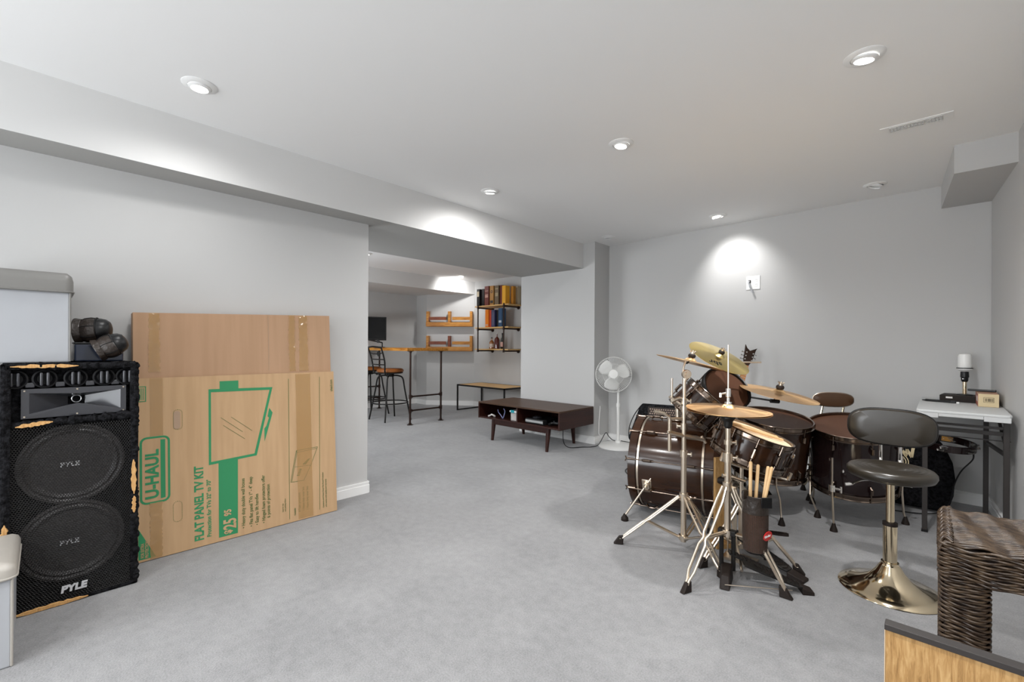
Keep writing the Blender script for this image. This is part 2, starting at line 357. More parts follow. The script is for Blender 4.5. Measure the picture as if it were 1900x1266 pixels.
# ceiling vent
t = thing('ceiling_vent', 'white rectangular air vent grille set in the ceiling', 'vent', (-0.105, 3.335, H))
mb = MB(); W_, D_ = 0.30, 0.100
for i in range(16):
    x = -0.108+i*0.0144; mb.box((x, 0, -0.003), (0.005, 0.066, 0.006))
for y in (-0.033, -0.011, 0.011, 0.033): mb.box((0, y, -0.003), (0.221, 0.008, 0.006))
mb.build('grille', M['trimw'], t, smooth=0)
mb = MB(); mb.bb((-W_/2, -D_/2, -0.004), (-0.108, D_/2, 0)); mb.bb((0.108, -D_/2, -0.004), (W_/2, D_/2, 0)); mb.bb((-0.108, 0.034, -0.004), (0.108, D_/2, 0)); mb.bb((-0.108, -D_/2, -0.004), (0.108, -0.034, 0))
mb.build('frame', M['trimw'], t, smooth=0)
MB().bb((-0.108, -0.034, -0.0015), (0.108, 0.034, 0)).build('duct_opening', M['dark'], t, smooth=0)

# wall plate with a cable on the back wall
def BY(x): return 4.832 + (x+2.97)*(4.748-4.832)/(0.265+2.97)
RZ = math.atan2(4.748-4.832, 3.235)
t = thing('wall_socket_plate', 'white double socket plate high on the back wall', 'socket', (-1.325, BY(-1.325), 1.79), RZ)
MB().bb((-0.062, -0.006, -0.068), (0.062, 0, 0.062)).build('plate', M['white'], t, bevel=0.002, smooth=0)
for z in (-0.022, 0.022): MB().lathe([(0.016, 0), (0.016, 0.002)], (0.030, -0.006, z), (0, -1, 0), 16).build('outlet', M['trimw'], t)
for z in (-0.022, 0.022):
    for dx in (-0.005, 0.005): MB().box((0.030+dx, -0.0085, z+0.003), (0.002, 0.001, 0.008)).build('slot', M['dark'], t, smooth=0)
MB().box((-0.030, -0.008, 0.012), (0.020, 0.006, 0.026)).build('socket', M['dark'], t, smooth=0)
c = MB().tube(smoothpath([(-0.030, -0.01, 0.014), (-0.032, -0.030, 0.0), (-0.022, -0.036, -0.03), (-0.008, -0.030, -0.065), (0.004, -0.026, -0.1)]), [0.006]*13+[0.009]*12, 8)
o = c.build('cable_stub', M['vinyl'], t)

# added frames with glowing panes around the unseen fill lights (rear wall, bar room)
for n_, (wx_0, wx_1, wz_0, wz_1, wy) in (('added_window_1', (-2.92, 0.60, 0.36, 2.14, -2.598)), ('added_window_2', (-6.22, -4.58, 0.78, 1.82, 0.922))):
    k = MB()
    for a, b in (((wx_0-0.07, wz_0-0.07), (wx_1+0.07, wz_0)), ((wx_0-0.07, wz_1), (wx_1+0.07, wz_1+0.07)), ((wx_0-0.07, wz_0), (wx_0, wz_1)), ((wx_1, wz_0), (wx_1+0.07, wz_1)), (((wx_0+wx_1)/2-0.025, wz_0), ((wx_0+wx_1)/2+0.025, wz_1))):
        k.bb((a[0], wy, a[1]), (b[0], wy+0.03, b[1]))
    w_ = struct(n_, k, M['trimw'], smooth=0)
    MB().bb((wx_0, wy, wz_0), (wx_1, wy+0.006, wz_1)).build('pane', mat('added glow panel', (0.8, 0.85, 0.9), 0.1, emit=((0.93, 0.965, 1.0), 0.7)), w_, smooth=0)

# ------------------------------------------------------------------ PA loudspeaker
t = thing('loudspeaker', 'tall black carpeted loudspeaker with wire mesh grille and chipped wooden edges', 'loudspeaker', (-2.79, 0.095, 0))
Y0, Y1, ZT = -0.128, 0.314, 1.066
XF, XB = -2.79, -3.20
def spk_sec(z0, z1, y0=Y0, y1=Y1, xf=XF): return [(xf, y0), (xf, y1), (XB, 0.278), (XB, -0.095)]
mb = MB()
mb.prism([(-2.91, Y0), (-2.91, Y1), (XB, 0.278), (XB, -0.095)], 0, ZT)
mb.bb((-2.915, Y0, 0), (-2.845, Y1, 0.815)); mb.bb((-2.915, Y0, 0.966), (-2.845, Y1, ZT)); mb.bb((-2.915, Y0, 0.814), (-2.845, -0.060, 0.967)); mb.bb((-2.915, 0.262, 0.814), (-2.845, Y1, 0.967))
# front surround strips, lumpy carpet
def lumpy(a, b, r, n=26, amp=0.25, seed=1):
    rnd = random.Random(seed); a = Vector(a); b = Vector(b)
    return [a.lerp(b, i/n) + Vector((rnd.uniform(-1, 1), rnd.uniform(-1, 1), rnd.uniform(-1, 1)))*r*amp*0.6 for i in range(n+1)], [r*(1+rnd.uniform(-amp, amp)) for _ in range(n+1)]
mb.bb((-2.845, Y0, 0), (XF-0.004, Y0+0.030, ZT)); mb.bb((-2.845, Y1-0.030, 0), (XF-0.004, Y1, ZT))
mb.bb((-2.845, Y0, 0), (XF-0.004, Y1, 0.016)); mb.bb((-2.845, Y0, ZT-0.026), (XF-0.004, Y1, ZT))
cab = mb.build('cabinet', M['fur'], t, world=True, smooth=0, bevel=0.006)
mb = MB()
for k, (a, b, r) in enumerate((((XF-0.012, Y0+0.012, 0.02), (XF-0.012, Y0+0.012, ZT-0.01), 0.013), ((XF-0.012, Y1-0.012, 0.62), (XF-0.012, Y1-0.012, ZT-0.01), 0.013), ((XF-0.014, Y1-0.010, 0.02), (XF-0.014, Y1-0.010, 0.46), 0.013), ((XF-0.012, Y0+0.01, ZT-0.012), (XF-0.012, Y1-0.01, ZT-0.012), 0.014), ((XF-0.022, Y0+0.02, 0.806), (XF-0.022, Y1-0.02, 0.812), 0.019))):
    p, rr = lumpy(a, b, r, 40, 0.3, k+3); mb.tube(p, rr, 10)
mb.build('torn_carpet_edge', M['fur'], t, world=True)
def splinter(name, a, b, w, d, seed, nx=(1, 0, 0)):
    rnd = random.Random(seed); a = Vector(a); b = Vector(b); n = 18; dr = (b-a).normalized(); side = dr.cross(Vector(nx)).normalized(); N = Vector(nx)
    vs = []; fs = []
    for i in range(n+1):
        c = a.lerp(b, i/n); e = min(1, 4*min(i, n-i)/n+0.15); w1 = w*e*rnd.uniform(0.55, 1.1); w2 = w*e*rnd.uniform(0.55, 1.1)
        vs += [c-side*w1-N*d, c-side*w1*0.8+N*d*0.5, c+side*w2*0.8+N*d*0.5, c+side*w2-N*d]
    for i in range(n):
        for k in range(3): fs.append((i*4+k, i*4+k+1, i*4+5+k, i*4+4+k))
    return MB().add(vs, fs).build(name, M['rawwood'], t, world=True, smooth=0)
splinter('chipped_wood', (XF+0.002, Y1-0.016, 0.435), (XF+0.002, Y1-0.018, 0.60), 0.011, 0.004, 2)
splinter('chipped_wood', (XF+0.002, Y1-0.016, 0.345), (XF+0.002, Y1-0.015, 0.425), 0.009, 0.004, 5)
splinter('chipped_wood', (XF+0.003, Y0+0.028, 1.054), (XF+0.003, 0.105, 1.054), 0.009, 0.004, 3)
splinter('chipped_wood', (XF+0.002, -0.085, 0.800), (XF+0.002, 0.025, 0.812), 0.010, 0.006, 4)
splinter('chipped_wood', (XF+0.002, -0.10, 0.010), (XF+0.002, 0.14, 0.010), 0.010, 0.004, 6)
splinter('chipped_wood', (XF+0.002, Y0+0.014, 0.30), (XF+0.002, Y0+0.014, 0.40), 0.012, 0.004, 7)
# tweeters: dark bowls with a pair of bright phase bars
for y in (-0.088, 0.0, 0.097, 0.192, 0.272):
    o = MB().lathe([(0.038, 0.0), (0.040, 0.010), (0.034, 0.012), (0.020, -0.004), (0.004, -0.012)], (-2.838, y, 0.998), (1, 0, 0), 32).build('tweeter', M['baffle'], t, world=True)
    m2 = MB()
    for dy in (-0.010, 0.010): m2.box((-2.818, y+dy, 0.998), (0.026, 0.010, 0.058))
    m2.build('phase_plug', M['hornplastic'], o, world=True, bevel=0.004)
for y in (-0.044, 0.048, 0.145, 0.232): MB().box((-2.834, y, 0.972), (0.012, 0.030, 0.022)).build('tweeter_bracket', M['hornplastic'], t, world=True, bevel=0.003)
# horn
fl = MB()
hy0, hy1, hz0, hz1 = -0.070, 0.270, 0.829, 0.956
iy0, iy1, iz0, iz1 = hy0+0.024, hy1-0.020, hz0+0.020, hz1-0.018
X_ = -2.822
V = [(X_, hy0, hz0), (X_, hy1, hz0), (X_, hy1, hz1), (X_, hy0, hz1)]
cm = 0.5*(iy0+iy1)
top = [(X_, iy0, iz1), (X_, cm, iz1-0.010), (X_, iy1, iz1)]
bot = [(X_, iy0, iz0), (X_+0.004, cm, iz0+0.036), (X_, iy1, iz0)]
thr = [(-2.90, cm-0.028, 0.5*(hz0+hz1)+0.018), (-2.90, cm+0.028, 0.5*(hz0+hz1)+0.018), (-2.90, cm+0.028, 0.5*(hz0+hz1)-0.018), (-2.90, cm-0.028, 0.5*(hz0+hz1)-0.018)]
A = V+top+bot+thr   # 0-3, 4-6 top, 7-9 bottom, 10-13 throat
fl.add(A, [(3, 4, 5), (3, 5, 2), (2, 5, 6), (0, 1, 8), (0, 8, 7), (1, 9, 8), (0, 7, 4, 3), (1, 2, 6, 9), (4, 10, 11, 5), (5, 11, 6), (7, 8, 12, 13), (8, 9, 12), (4, 7, 13, 10), (6, 11, 12, 9)])
fl.add([(x, y, z) for x in (-2.845, X_) for y, z in ((hy0, hz0), (hy1, hz0), (hy1, hz1), (hy0, hz1))], [(0, 1, 5, 4), (1, 2, 6, 5), (2, 3, 7, 6), (3, 0, 4, 7)])
hn = fl.build('horn', M['hornplastic'], t, world=True, smooth=0)
MB().ring((-2.892, cm, 0.5*(hz0+hz1)+0.006), (1, 0, 0), 0.016, 0.002, 24, 6).build('throat_ring', M['silver'], hn, world=True)
for y in (hy0+0.01, cm, hy1-0.01):
    for z in (hz0+0.008, hz1-0.008): MB().lathe([(0.004, 0), (0.003, 0.002)], (X_, y, z), (1, 0, 0), 10).build('screw', M['steel'], hn, world=True)
# woofers
for z in (0.610, 0.262):
    w = MB().lathe([(0.178, 0.0), (0.178, 0.006), (0.168, 0.008), (0.160, 0.003), (0.150, 0.009), (0.140, 0.004), (0.095, -0.030), (0.060, -0.045), (0.052, -0.030), (0.035, -0.020), (0.0, -0.014)], (-2.842, 0.090, z), (1, 0, 0), 64).build('woofer', M['cone'], t, world=True)
    fm = frame((-2.815, 0.048, z-0.006), (0, 1, 0), (0, 0, 1))
    text_mb('PYLE', 0.026, fm, 1.15, 0.0006).build('cone_lettering', M['silver'], w, world=True, smooth=0)
# hex mesh grille
vs = []; fs = []; p = 0.0095; row = 0
gy0, gy1, gz0, gz1 = Y0+0.026, Y1-0.026, 0.016, 0.792
z = gz0
while z < gz1:
    y = gy0 + (p/2 if row % 2 else 0)
    while y < gy1:
        k = len(vs)
        bul = -0.0
        for i in range(6):
            a = PI/6+i*PI/3
            vs.append((-2.797+bul, y+math.cos(a)*p*0.578, z+math.sin(a)*p*0.578)); vs.append((-2.7985, y+math.cos(a)*p*0.40, z+math.sin(a)*p*0.40))
        for i in range(6):
            j = (i+1) % 6; fs.append((k+2*i, k+2*j, k+2*j+1, k+2*i+1))
        y += p
    z += p*0.866; row += 1
g = MB().add(vs, fs).build('mesh_grille', M['blackmetal'], t, world=True, smooth=0)
fm = frame((-2.793, 0.052, 0.052), (0, 1, 0.0), (0, 0, 1))
text_mb('PYLE', 0.040, fm, 0.98, 0.0022, depth=0.0012, shear=0.12).build('badge', M['silver'], t, world=True, smooth=0)

# ------------------------------------------------------------------ ottomans, box, caps
def ottoman(name, label, x0, x1, y0, y1, z0, zb, z1, lm, bm, ov=0.014, open_=True):
    t = thing(name, label, 'ottoman', ((x0+x1)/2, (y0+y1)/2, z0))
    MB().bb((x0, y0, z0), (x1, y1, zb)).build('body', bm, t, world=True, bevel=0.006, smooth=0)
    # padded lid
    n = 18; vs = []; fs = []
    lx0, lx1, ly0, ly1 = x0-ov, x1+ov, y0-ov, y1+ov
    prof = [(0.0, 0.0), (0.0, 0.55), (0.006, 0.80), (0.022, 0.95), (0.06, 1.0)]
    rings = []
    def rr(i_, zz):
        R = 0.03; pts = []
        for cx, cy, a0 in ((lx1-R, ly1-R, 0), (lx0+R, ly1-R, PI/2), (lx0+R, ly0+R, PI), (lx1-R, ly0+R, 1.5*PI)):
            for k in range(6):
                a = a0+PI/2*k/5; pts.append((cx+(R-i_*0.9 if R > i_ else 0.002)*math.cos(a)-(0 if R > i_ else (i_-R)*(1 if cx > (lx0+lx1)/2 else -1)), cy+(R-i_*0.9 if R > i_ else 0.002)*math.sin(a)-(0 if R > i_ else (i_-R)*(1 if cy > (ly0+ly1)/2 else -1)), zz))
        return pts
    mb = MB(); N = 24
    for i_, h in prof: vs += rr(i_, zb-0.004+(z1-zb+0.004)*h)
    for j in range(len(prof)-1):
        for k in range(N):
            k2 = (k+1) % N; fs.append((j*N+k, j*N+k2, (j+1)*N+k2, (j+1)*N+k))
    fs.append(tuple(range((len(prof)-1)*N, len(prof)*N))); fs.append(tuple(range(N-1, -1, -1)))
    lid = mb.add(vs, fs).build('lid', lm, t, world=True, smooth=50)
    mb = MB()
    for x, y in ((x1, y1), (x1, y0)):
        mb.tube([(x, y, z0+0.004), (x, y, zb)], 0.004, 8)
    mb.build('piping', lm, t, world=True)
    mb = MB().tube([Vector(p) for p in rr(0.0, zb+0.001)], 0.004, 6, closed=True)
    mb.build('lid_seam', lm, lid, world=True)
    return t
ottoman('storage_ottoman', 'light grey vinyl storage ottoman with padded lid standing on the loudspeaker', -3.19, -2.855, -0.26, 0.078, 1.068, 1.385, 1.475, M['vinyl_lid'], M['vinyl'], 0.012)
M['vinyl_beige'] = mat('beige grey vinyl lid', (0.36, 0.335, 0.30), 0.42, bump=(9, 0.35, 0.01))
ottoman('storage_ottoman', 'low beige topped storage ottoman on the carpet in front of the loudspeaker', -2.760, -2.385, -0.46, -0.140+0.062, 0.0, 0.318, 0.372, M['vinyl_beige'], M['vinyl'], 0.012)

t = thing('accessory_case', 'glossy black case under the two caps on the loudspeaker', 'case', (-3.06, 0.19, 1.067))
MB().bb((-3.15, 0.095, 1.0685), (-2.93, 0.27, 1.150)).build('case_body', M['bluesheen'], t, world=True, bevel=0.006, smooth=0)
MB().bb((-3.152, 0.094, 1.1502), (-2.928, 0.272, 1.160)).build('case_lid', M['black'], t, world=True, bevel=0.003, smooth=0)
def cap(label, c, axis, spin, R):
    t = thing('cap', label, 'cap', c, 0, 'black caps on the loudspeaker')
    q = Vector(axis).to_track_quat('Z', 'Y').to_matrix().to_4x4() @ Matrix.Rotation(spin, 4, 'Z')
    def mk(): m = MB(); m.m = q.copy(); return m
    crown = mk().lathe([(R*0.98, R*0.42), (R*0.93, R*0.50), (R*1.06, R*0.80), (R*1.10, R*1.15), (R*1.03, R*1.50), (R*1.06, R*1.56)], n=40, cap=False, sx=1.15).build('crown', M['cap'], t)
    mk().lathe([(R*1.08, 0.0), (R*1.10, 0.004), (R*0.99, R*0.44), (R*0.96, R*0.42), (R*1.03, 0.006), (R*1.08, 0.0)], n=40, cap=False, sx=1.15).build('sweatband', M['cap'], t)
    mk().lathe([(R*1.00, R*1.52), (R*0.98, R*1.75), (R*0.86, R*2.15), (R*0.60, R*2.42), (R*0.25, R*2.52), (0.001, R*2.54)], n=40, cap=False, sx=1.1).build('crown_top', M['black'], t)
    mk().ring((0, 0, R*1.56), (0, 0, 1), R*1.07, 0.003, 40, 6).build('seam_band', M['black'], t)
    m = mk()
    for k in range(7):
        a = k*2*PI/7+0.4; m.tube([(r*R*math.cos(a)*1.155, r*R*math.sin(a), h*R) for r, h in ((0.94, 0.5), (1.07, 0.8), (1.11, 1.15), (1.04, 1.5))], 0.0018, 5)
    m.build('panel_seam', M['black'], crown)
cap('black leather cap resting higher, against the grey ottoman', (-2.99, 0.102, 1.214), (0.30, 0.93, 0.10), 0.6, 0.053)
cap('black leather cap resting lower, beside the plain carton', (-2.875, 0.168, 1.118), (0.10, 0.80, 0.42), 0.6, 0.048)

# ------------------------------------------------------------------ cardboard boxes, leaning on the wall
SL = 0.07/0.97
def bx(y, z, off=0.0): return (-3.03-SL*z+off, y, z)      # point on the front face of the printed box
LN = Matrix.Rotation(-math.atan(SL), 3, 'Y')
UPV = Vector((-SL, 0, 1)).normalized(); NV = Vector((1, 0, SL)).normalized()
def slab(mb, y0, y1, z0, z1, d0, d1):
    """box between depths d0..d1 behind the front face (negative: in front)"""
    vs = []
    for d in (d0, d1):
        for y, z in ((y0, z0), (y1, z0), (y1, z1), (y0, z1)):
            p = Vector(bx(y, z))-NV*d; vs.append(p)
    return mb.add(vs, [(0, 1, 2, 3), (7, 6, 5, 4), (0, 4, 5, 1), (1, 5, 6, 2), (2, 6, 7, 3), (3, 7, 4, 0)])
def poly(mb, pts, d=-0.0008):
    vs = [Vector(bx(y, z))-NV*d for y, z in pts]; return mb.add(vs, [tuple(range(len(vs)))])
t = thing('printed_box', 'large flat cardboard television box with green printing, leaning on the left wall', 'cardboard box', (-3.08, 0.88, 0))
by0, by1, bz1 = 0.318, 1.412, 0.968
D1 = 0.098
mb = MB()
slab(mb, by0, by1, 0.004, bz1, 0.0, 0.005); slab(mb, by0, by1, 0.004, bz1, D1-0.005, D1)
slab(mb, by0, by0+0.005, 0.004, bz1-0.002, 0.005, D1-0.005); slab(mb, by1-0.005, by1, 0.004, bz1-0.002, 0.005, D1-0.005)
slab(mb, by0, by1, 0.004, 0.010, 0.005, D1-0.005)
mb.build('carton', M['card'], t, world=True, smooth=0)
mb = MB()
def fr(mb, outer, inner): 
    n = len(outer); vs = [Vector(bx(y, z))+NV*0.0010 for y, z in outer+inner]
    mb.add(vs, [(i, (i+1) % n, n+(i+1) % n, n+i) for i in range(n)])
def rrect(y0, y1, z0, z1, r, sk=0.0):
    pts = []
    for cy, cz, a0 in ((y1-r, z1-r, 0), (y0+r, z1-r, PI/2), (y0+r, z0+r, PI), (y1-r, z0+r, 1.5*PI)):
        for k in range(5):
            a = a0+PI/2*k/4; pts.append((cy+r*math.cos(a), cz+r*math.sin(a)))
    return pts
g = mb
fr(g, rrect(0.350, 0.480, 0.296, 0.652, 0.030), rrect(0.360, 0.470, 0.306, 0.642, 0.022))
poly(g, [(0.438, 0.316), (0.459, 0.318), (0.459, 0.632), (0.438, 0.632)])
poly(g, [(0.343, 0.178), (0.343, 0.016), (0.416, 0.016)])
poly(g, [(0.706, 0.026), (0.803, 0.026), (0.809, 0.465), (0.708, 0.458)]); poly(g, [(0.719, 0.882), (0.818, 0.882), (0.818, 0.934), (0.719, 0.934)])
fr(g, [(0.660, 0.452), (0.912, 0.466), (1.010, 0.882), (0.663, 0.890)], [(0.672, 0.468), (0.900, 0.480), (0.992, 0.866), (0.675, 0.872)])
poly(g, [(0.958, 0.543), (1.008, 0.720), (0.989, 0.752), (0.978, 0.70), (0.986, 0.69), (0.970, 0.64), (0.958, 0.625)])
fr(g, [(0.333, 0.842), (0.378, 0.842), (0.378, 0.925), (0.333, 0.925)], [(0.337, 0.846), (0.374, 0.846), (0.374, 0.921), (0.337, 0.921)])
for y in (0.345, 0.352, 0.359, 0.366): poly(g, [(y, 0.852), (y+0.003, 0.852), (y+0.003, 0.915), (y, 0.915)])
def tx(s, size, y, z, cx, bold, mb):    # text reading upwards; y is the baseline, z the start
    o = Vector(bx(y, z))+NV*0.0012
    return text_mb(s, size, frame(o, UPV, (0, -1, 0)), cx, bold, mb)
tx('U-HAUL', 0.078, 0.428, 0.322, 0.92, 0.0026, g)
tx('FLAT PANEL TV KIT', 0.060, 0.631, 0.038, 0.80, 0.0018, g)
tx('Protection for TVs 32" to 70"', 0.029, 0.668, 0.046, 0.93, 0.0006, g)
g.build('green_printing', M['green'], t, world=True, smooth=0)
g = MB()
for s, y, z in (('\u2022 Heavy duty double wall boxes', 0.842, 0.044), ('\u2022 Fits flat panel TVs 1" - 4" deep', 0.884, 0.042), ('\u2022 Easy to lift handles', 0.916, 0.043), ('\u2022 Hinged foam protectors offer', 0.954, 0.044), ('   6 points of protection', 0.982, 0.050)):
    tx(s, 0.0265, y, z, 0.88, 0.0004, g)
for s, y, z, q in (('Contents:', 1.136, 0.042, 0.014), ('4 Foam protectors', 1.167, 0.058, 0.019), ('1 Heavy duty outer box', 1.192, 0.058, 0.019), ('1 Heavy duty inner box', 1.218, 0.058, 0.019), ('uhaul.com', 1.400, 0.828, 0.024)):
    tx(s, q, y, z, 0.85, 0.0003, g)
for y, z0, z1 in ((1.322, 0.045, 0.340), (1.341, 0.045, 0.310)):
    z = z0; rnd = random.Random(int(y*100))
    tx('Contents and Heavy Duty Flat Panel Protector' if y < 1.33 else 'of it works with quality and warranty', 0.014, y, z, 0.90, 0.0001, g)
tx('Scan for tips', 0.012, 1.062, 0.082, 0.9, 0.0, g); tx('and packing videos', 0.012, 1.076, 0.082, 0.9, 0.0, g)
def line(mb, a, b, w=0.0028):
    a = Vector((a[0], a[1])); b = Vector((b[0], b[1])); d = (b-a).normalized(); n = Vector((-d.y, d.x))*w/2
    poly(mb, [tuple(a-n), tuple(b-n), tuple(b+n), tuple(a+n)], -0.0011)
for a, b in (((0.723, 0.719), (0.837, 0.621)), ((0.777, 0.717), (0.889, 0.621)), ((0.735, 0.672), (0.849, 0.576))): line(g, a, b, 0.0022)
line(g, (1.098, 0.026), (1.108, 0.930), 0.003); line(g, (1.292, 0.038), (1.312, 0.934), 0.003)
iso = [(1.148, 0.456), (1.287, 0.460), (1.239, 0.346), (1.192, 0.255), (1.109, 0.259), (1.127, 0.355)]
for a, b in zip(iso, iso[1:]+iso[:1]): line(g, a, b, 0.003)
for a, b in (((1.152, 0.444), (1.282, 0.450)), ((1.152, 0.444), (1.116, 0.262)), ((1.137, 0.352), (1.239, 0.346)), ((1.148, 0.456), (1.152, 0.444))): line(g, a, b, 0.0025)
for k in range(6): poly(g, [(1.188+k*0.006, 0.358+k*0.005), (1.207+k*0.005, 0.356+k*0.006), (1.212+k*0.005, 0.362+k*0.006), (1.188+k*0.006, 0.366+k*0.005)], -0.0011)
for k in range(5): poly(g, [(1.148+k*0.004, 0.292+k*0.009), (1.166+k*0.003, 0.290+k*0.009), (1.168+k*0.003, 0.296+k*0.009), (1.150+k*0.004, 0.299+k*0.009)], -0.0011)
def dotted(mb, y0, y1, z0, z1):
    pts = rrect(y0, y1, z0, z1, (y1-y0)/2-0.001)
    P = [Vector(p) for p in pts]+[Vector(pts[0])]
    for a, b in zip(P, P[1:]):
        n = max(1, int((b-a).length/0.0075))
        for k in range(n):
            c = a.lerp(b, k/n); poly(mb, [(c.x-0.0016, c.y-0.0016), (c.x+0.0016, c.y-0.0016), (c.x+0.0016, c.y+0.0016), (c.x-0.0016, c.y+0.0016)], -0.0011)
dotted(g, 0.496, 0.536, 0.676, 0.786); dotted(g, 0.492, 0.532, 0.172, 0.282)
g.build('dark_printing', M['olive'], t, world=True, smooth=0)
g = MB(); tx('$', 0.050, 0.768, 0.036, 0.8, 0.0022, g); tx('25', 0.090, 0.792, 0.060, 0.70, 0.0026, g); tx('95', 0.050, 0.768, 0.140, 0.75, 0.0018, g)
tx('FOR EXTRA', 0.019, 0.366, 0.024, 0.75, 0.0004, g); tx('PROTECTION', 0.019, 0.384, 0.020, 0.75, 0.0004, g)
g.m = Matrix.Translation(NV*0.0008)
g2 = MB(); g2.v = [v+NV*0.0010 for v in g.v]; g2.f = g.f
g2.build('price_lettering', M['card'], t, world=True, smooth=0)
g = MB(); poly(g, rrect(0.497, 0.527, 0.679, 0.779, 0.014), -0.0016); g.build('handle_opening', M['cardhole'], t, world=True, smooth=0)
def tape(name, y0, y1, z0, z1, par, d=-0.0018, seed=1, wob=0.0):
    rnd = random.Random(seed); n = 30; m_ = 6; vs = []; fs = []
    for i in range(n+1):
        for j in range(m_+1):
            e = rnd.uniform(-1, 1)*0.004*(1 if j in (0, m_) else 0)*wob
            p = Vector(bx(y0+(y1-y0)*j/m_+e, z0+(z1-z0)*i/n))-NV*(d-abs(rnd.gauss(0, 1))*0.0022*wob); vs.append(p)
    for i in range(n):
        for j in range(m_): a = i*(m_+1)+j; fs.append((a, a+1, a+m_+2, a+m_+1))
    return MB().add(vs, fs).build(name, M['tape'], par, world=True, smooth=60)
tape('tape', 0.394, 0.450, 0.655, 0.968, t); tape('tape', 0.392, 0.444, 0.010, 0.30, t, seed=4, wob=0.8)
tape('tape', 1.152, 1.248, 0.012, 0.958, t, seed=2, wob=0.25)
t = thing('plain_carton', 'plain brown cardboard carton slid upright inside the printed television box', 'cardboard box', (-3.12, 0.88, 0))
mb = MB(); slab(mb, by0+0.008, by1-0.014, 0.16, 1.352, 0.014, D1-0.016)
# slightly higher on the right, as in a bent carton
for i, v in enumerate(mb.v):
    if v.z > 1.0: mb.v[i] = v + UPV*(0.010 if v.y > 1.0 else -0.028)
mb.build('carton', M['card2'], t, world=True, smooth=0)
for y0, y1, sd, z0 in ((0.392, 0.440, 3, 1.0), (1.120, 1.160, 6, 0.98), (1.185, 1.243, 9, 0.98)):
    tape('tape', y0, y1, z0, 1.325 if y0 < 1 else 1.352, t, d=0.0125, seed=sd, wob=1.0)
mb = MB(); slab(mb, 0.995, 0.998, 0.99, 1.34, 0.0125, 0.014); mb.build('crease', M['cardhole'], t, world=True, smooth=0)

# ------------------------------------------------------------------ coffee table with electronics
t = thing('media_coffee_table', 'low dark brown coffee table with open cubbies and tapered legs', 'coffee table', (-3.54, 4.08, 0))
x0, x1, y0, y1, z0, z1 = -4.18, -2.90, 3.76, 4.40, 0.262, 0.462
T_ = 0.018
MB().bb((x0, y0, z1-T_), (x1, y1, z1)).build('top', M['espresso_top'], t, world=True, bevel=0.002, smooth=0)
MB().bb((x0+0.006, y0+0.006, z0), (x1-0.006, y1, z0+T_)).build('bottom_panel', M['espresso'], t, world=True, smooth=0)
for a, b in ((x0, x0+T_), (x1-T_, x1)): MB().bb((a, y0, z0-0.002), (b, y1, z1-T_-0.0005)).build('side_panel', M['espresso'], t, world=True, smooth=0)
MB().bb((x0+T_, y1-0.012, z0+T_), (x1-T_, y1-0.002, z1-T_)).build('back_panel', M['espresso'], t, world=True, smooth=0)
xm = -3.52
MB().bb((xm-0.009, y0+0.002, z0+T_), (xm+0.009, y1-0.013, z1-T_)).build('divider', M['espresso'], t, world=True, smooth=0)
MB().bb((x0+0.24, y0+0.05, z0-0.065), (x1-0.20, y0+0.07, z0)).build('apron', M['espresso'], t, world=True, smooth=0)
for lx, ly in ((-3.965, 3.80), (-3.105, 3.80), (-3.155, 4.37), (-3.965, 4.37)):
    MB().cyl((lx+(0.02 if lx > -3.5 else -0.02)*0, ly+(0.03 if ly < 4 else -0.03), z0-0.001), (lx, ly, 0.0), 0.030, 0.017, 4 if False else 20).build('leg', M['espresso'], t, world=True)
t = thing('lidded_tub', 'small clear tub with a teal lid in the coffee table cubby', 'tub', (-3.60, 3.84, z0+T_))
MB().bb((-3.655, 3.80, z0+T_+0.001), (-3.545, 3.90, z0+T_+0.098)).build('tub', M['clear'], t, world=True, bevel=0.004, smooth=0)
MB().bb((-3.645, 3.81, z0+T_+0.004), (-3.555, 3.89, z0+T_+0.060)).build('contents', C(0.45, 0.36, 0.33), t, world=True, smooth=0)
MB().bb((-3.665, 3.79, z0+T_+0.0985), (-3.535, 3.91, z0+T_+0.118)).build('tub_lid', M['white'], t, world=True, bevel=0.004, smooth=0)
MB().bb((-3.645, 3.786, z0+T_+0.094), (-3.59, 3.80, z0+T_+0.125)).build('clasp', M['teal'], t, world=True, bevel=0.003, smooth=0)
t = thing('games_console', 'black and silver electronics box in the right cubby of the coffee table', 'console', (-3.28, 3.90, z0+T_))
MB().prism([(-3.42, 3.80), (-3.16, 3.80), (-3.14, 3.84), (-3.14, 4.05), (-3.42, 4.05)], z0+T_+0.001, z0+T_+0.058).build('case', M['black'], t, world=True, bevel=0.006, smooth=0)
MB().bb((-3.418, 3.796, z0+T_+0.018), (-3.162, 3.7995, z0+T_+0.044)).build('front_strip', C(0.30, 0.31, 0.31, 0.25), t, world=True, smooth=0)
MB().lathe([(0.05, 0), (0.052, 0.008), (0.03, 0.016)], (-3.33, 3.90, z0+T_+0.0585), n=24).build('disc_cover', M['hornplastic'], t, world=True)
t = thing('game_controller', 'dark game controller beside the electronics box in the coffee table', 'controller', (-3.02, 3.86, z0+T_))
mb = MB(); mb.tube(smoothpath([(-3.09, 3.81, z0+0.035), (-3.07, 3.85, z0+0.050), (-3.01, 3.86, z0+0.052), (-2.96, 3.85, z0+0.050), (-2.94, 3.81, z0+0.035)]), 0.017, 10); mb.build('body', M['black'], t, world=True)
mb = MB()
for x in (-3.045, -2.985): mb.lathe([(0.005, 0), (0.004, 0.012), (0.008, 0.014), (0.008, 0.017)], (x, 3.85, z0+0.062), n=12)
mb.build('thumbsticks', M['hornplastic'], t, world=True)
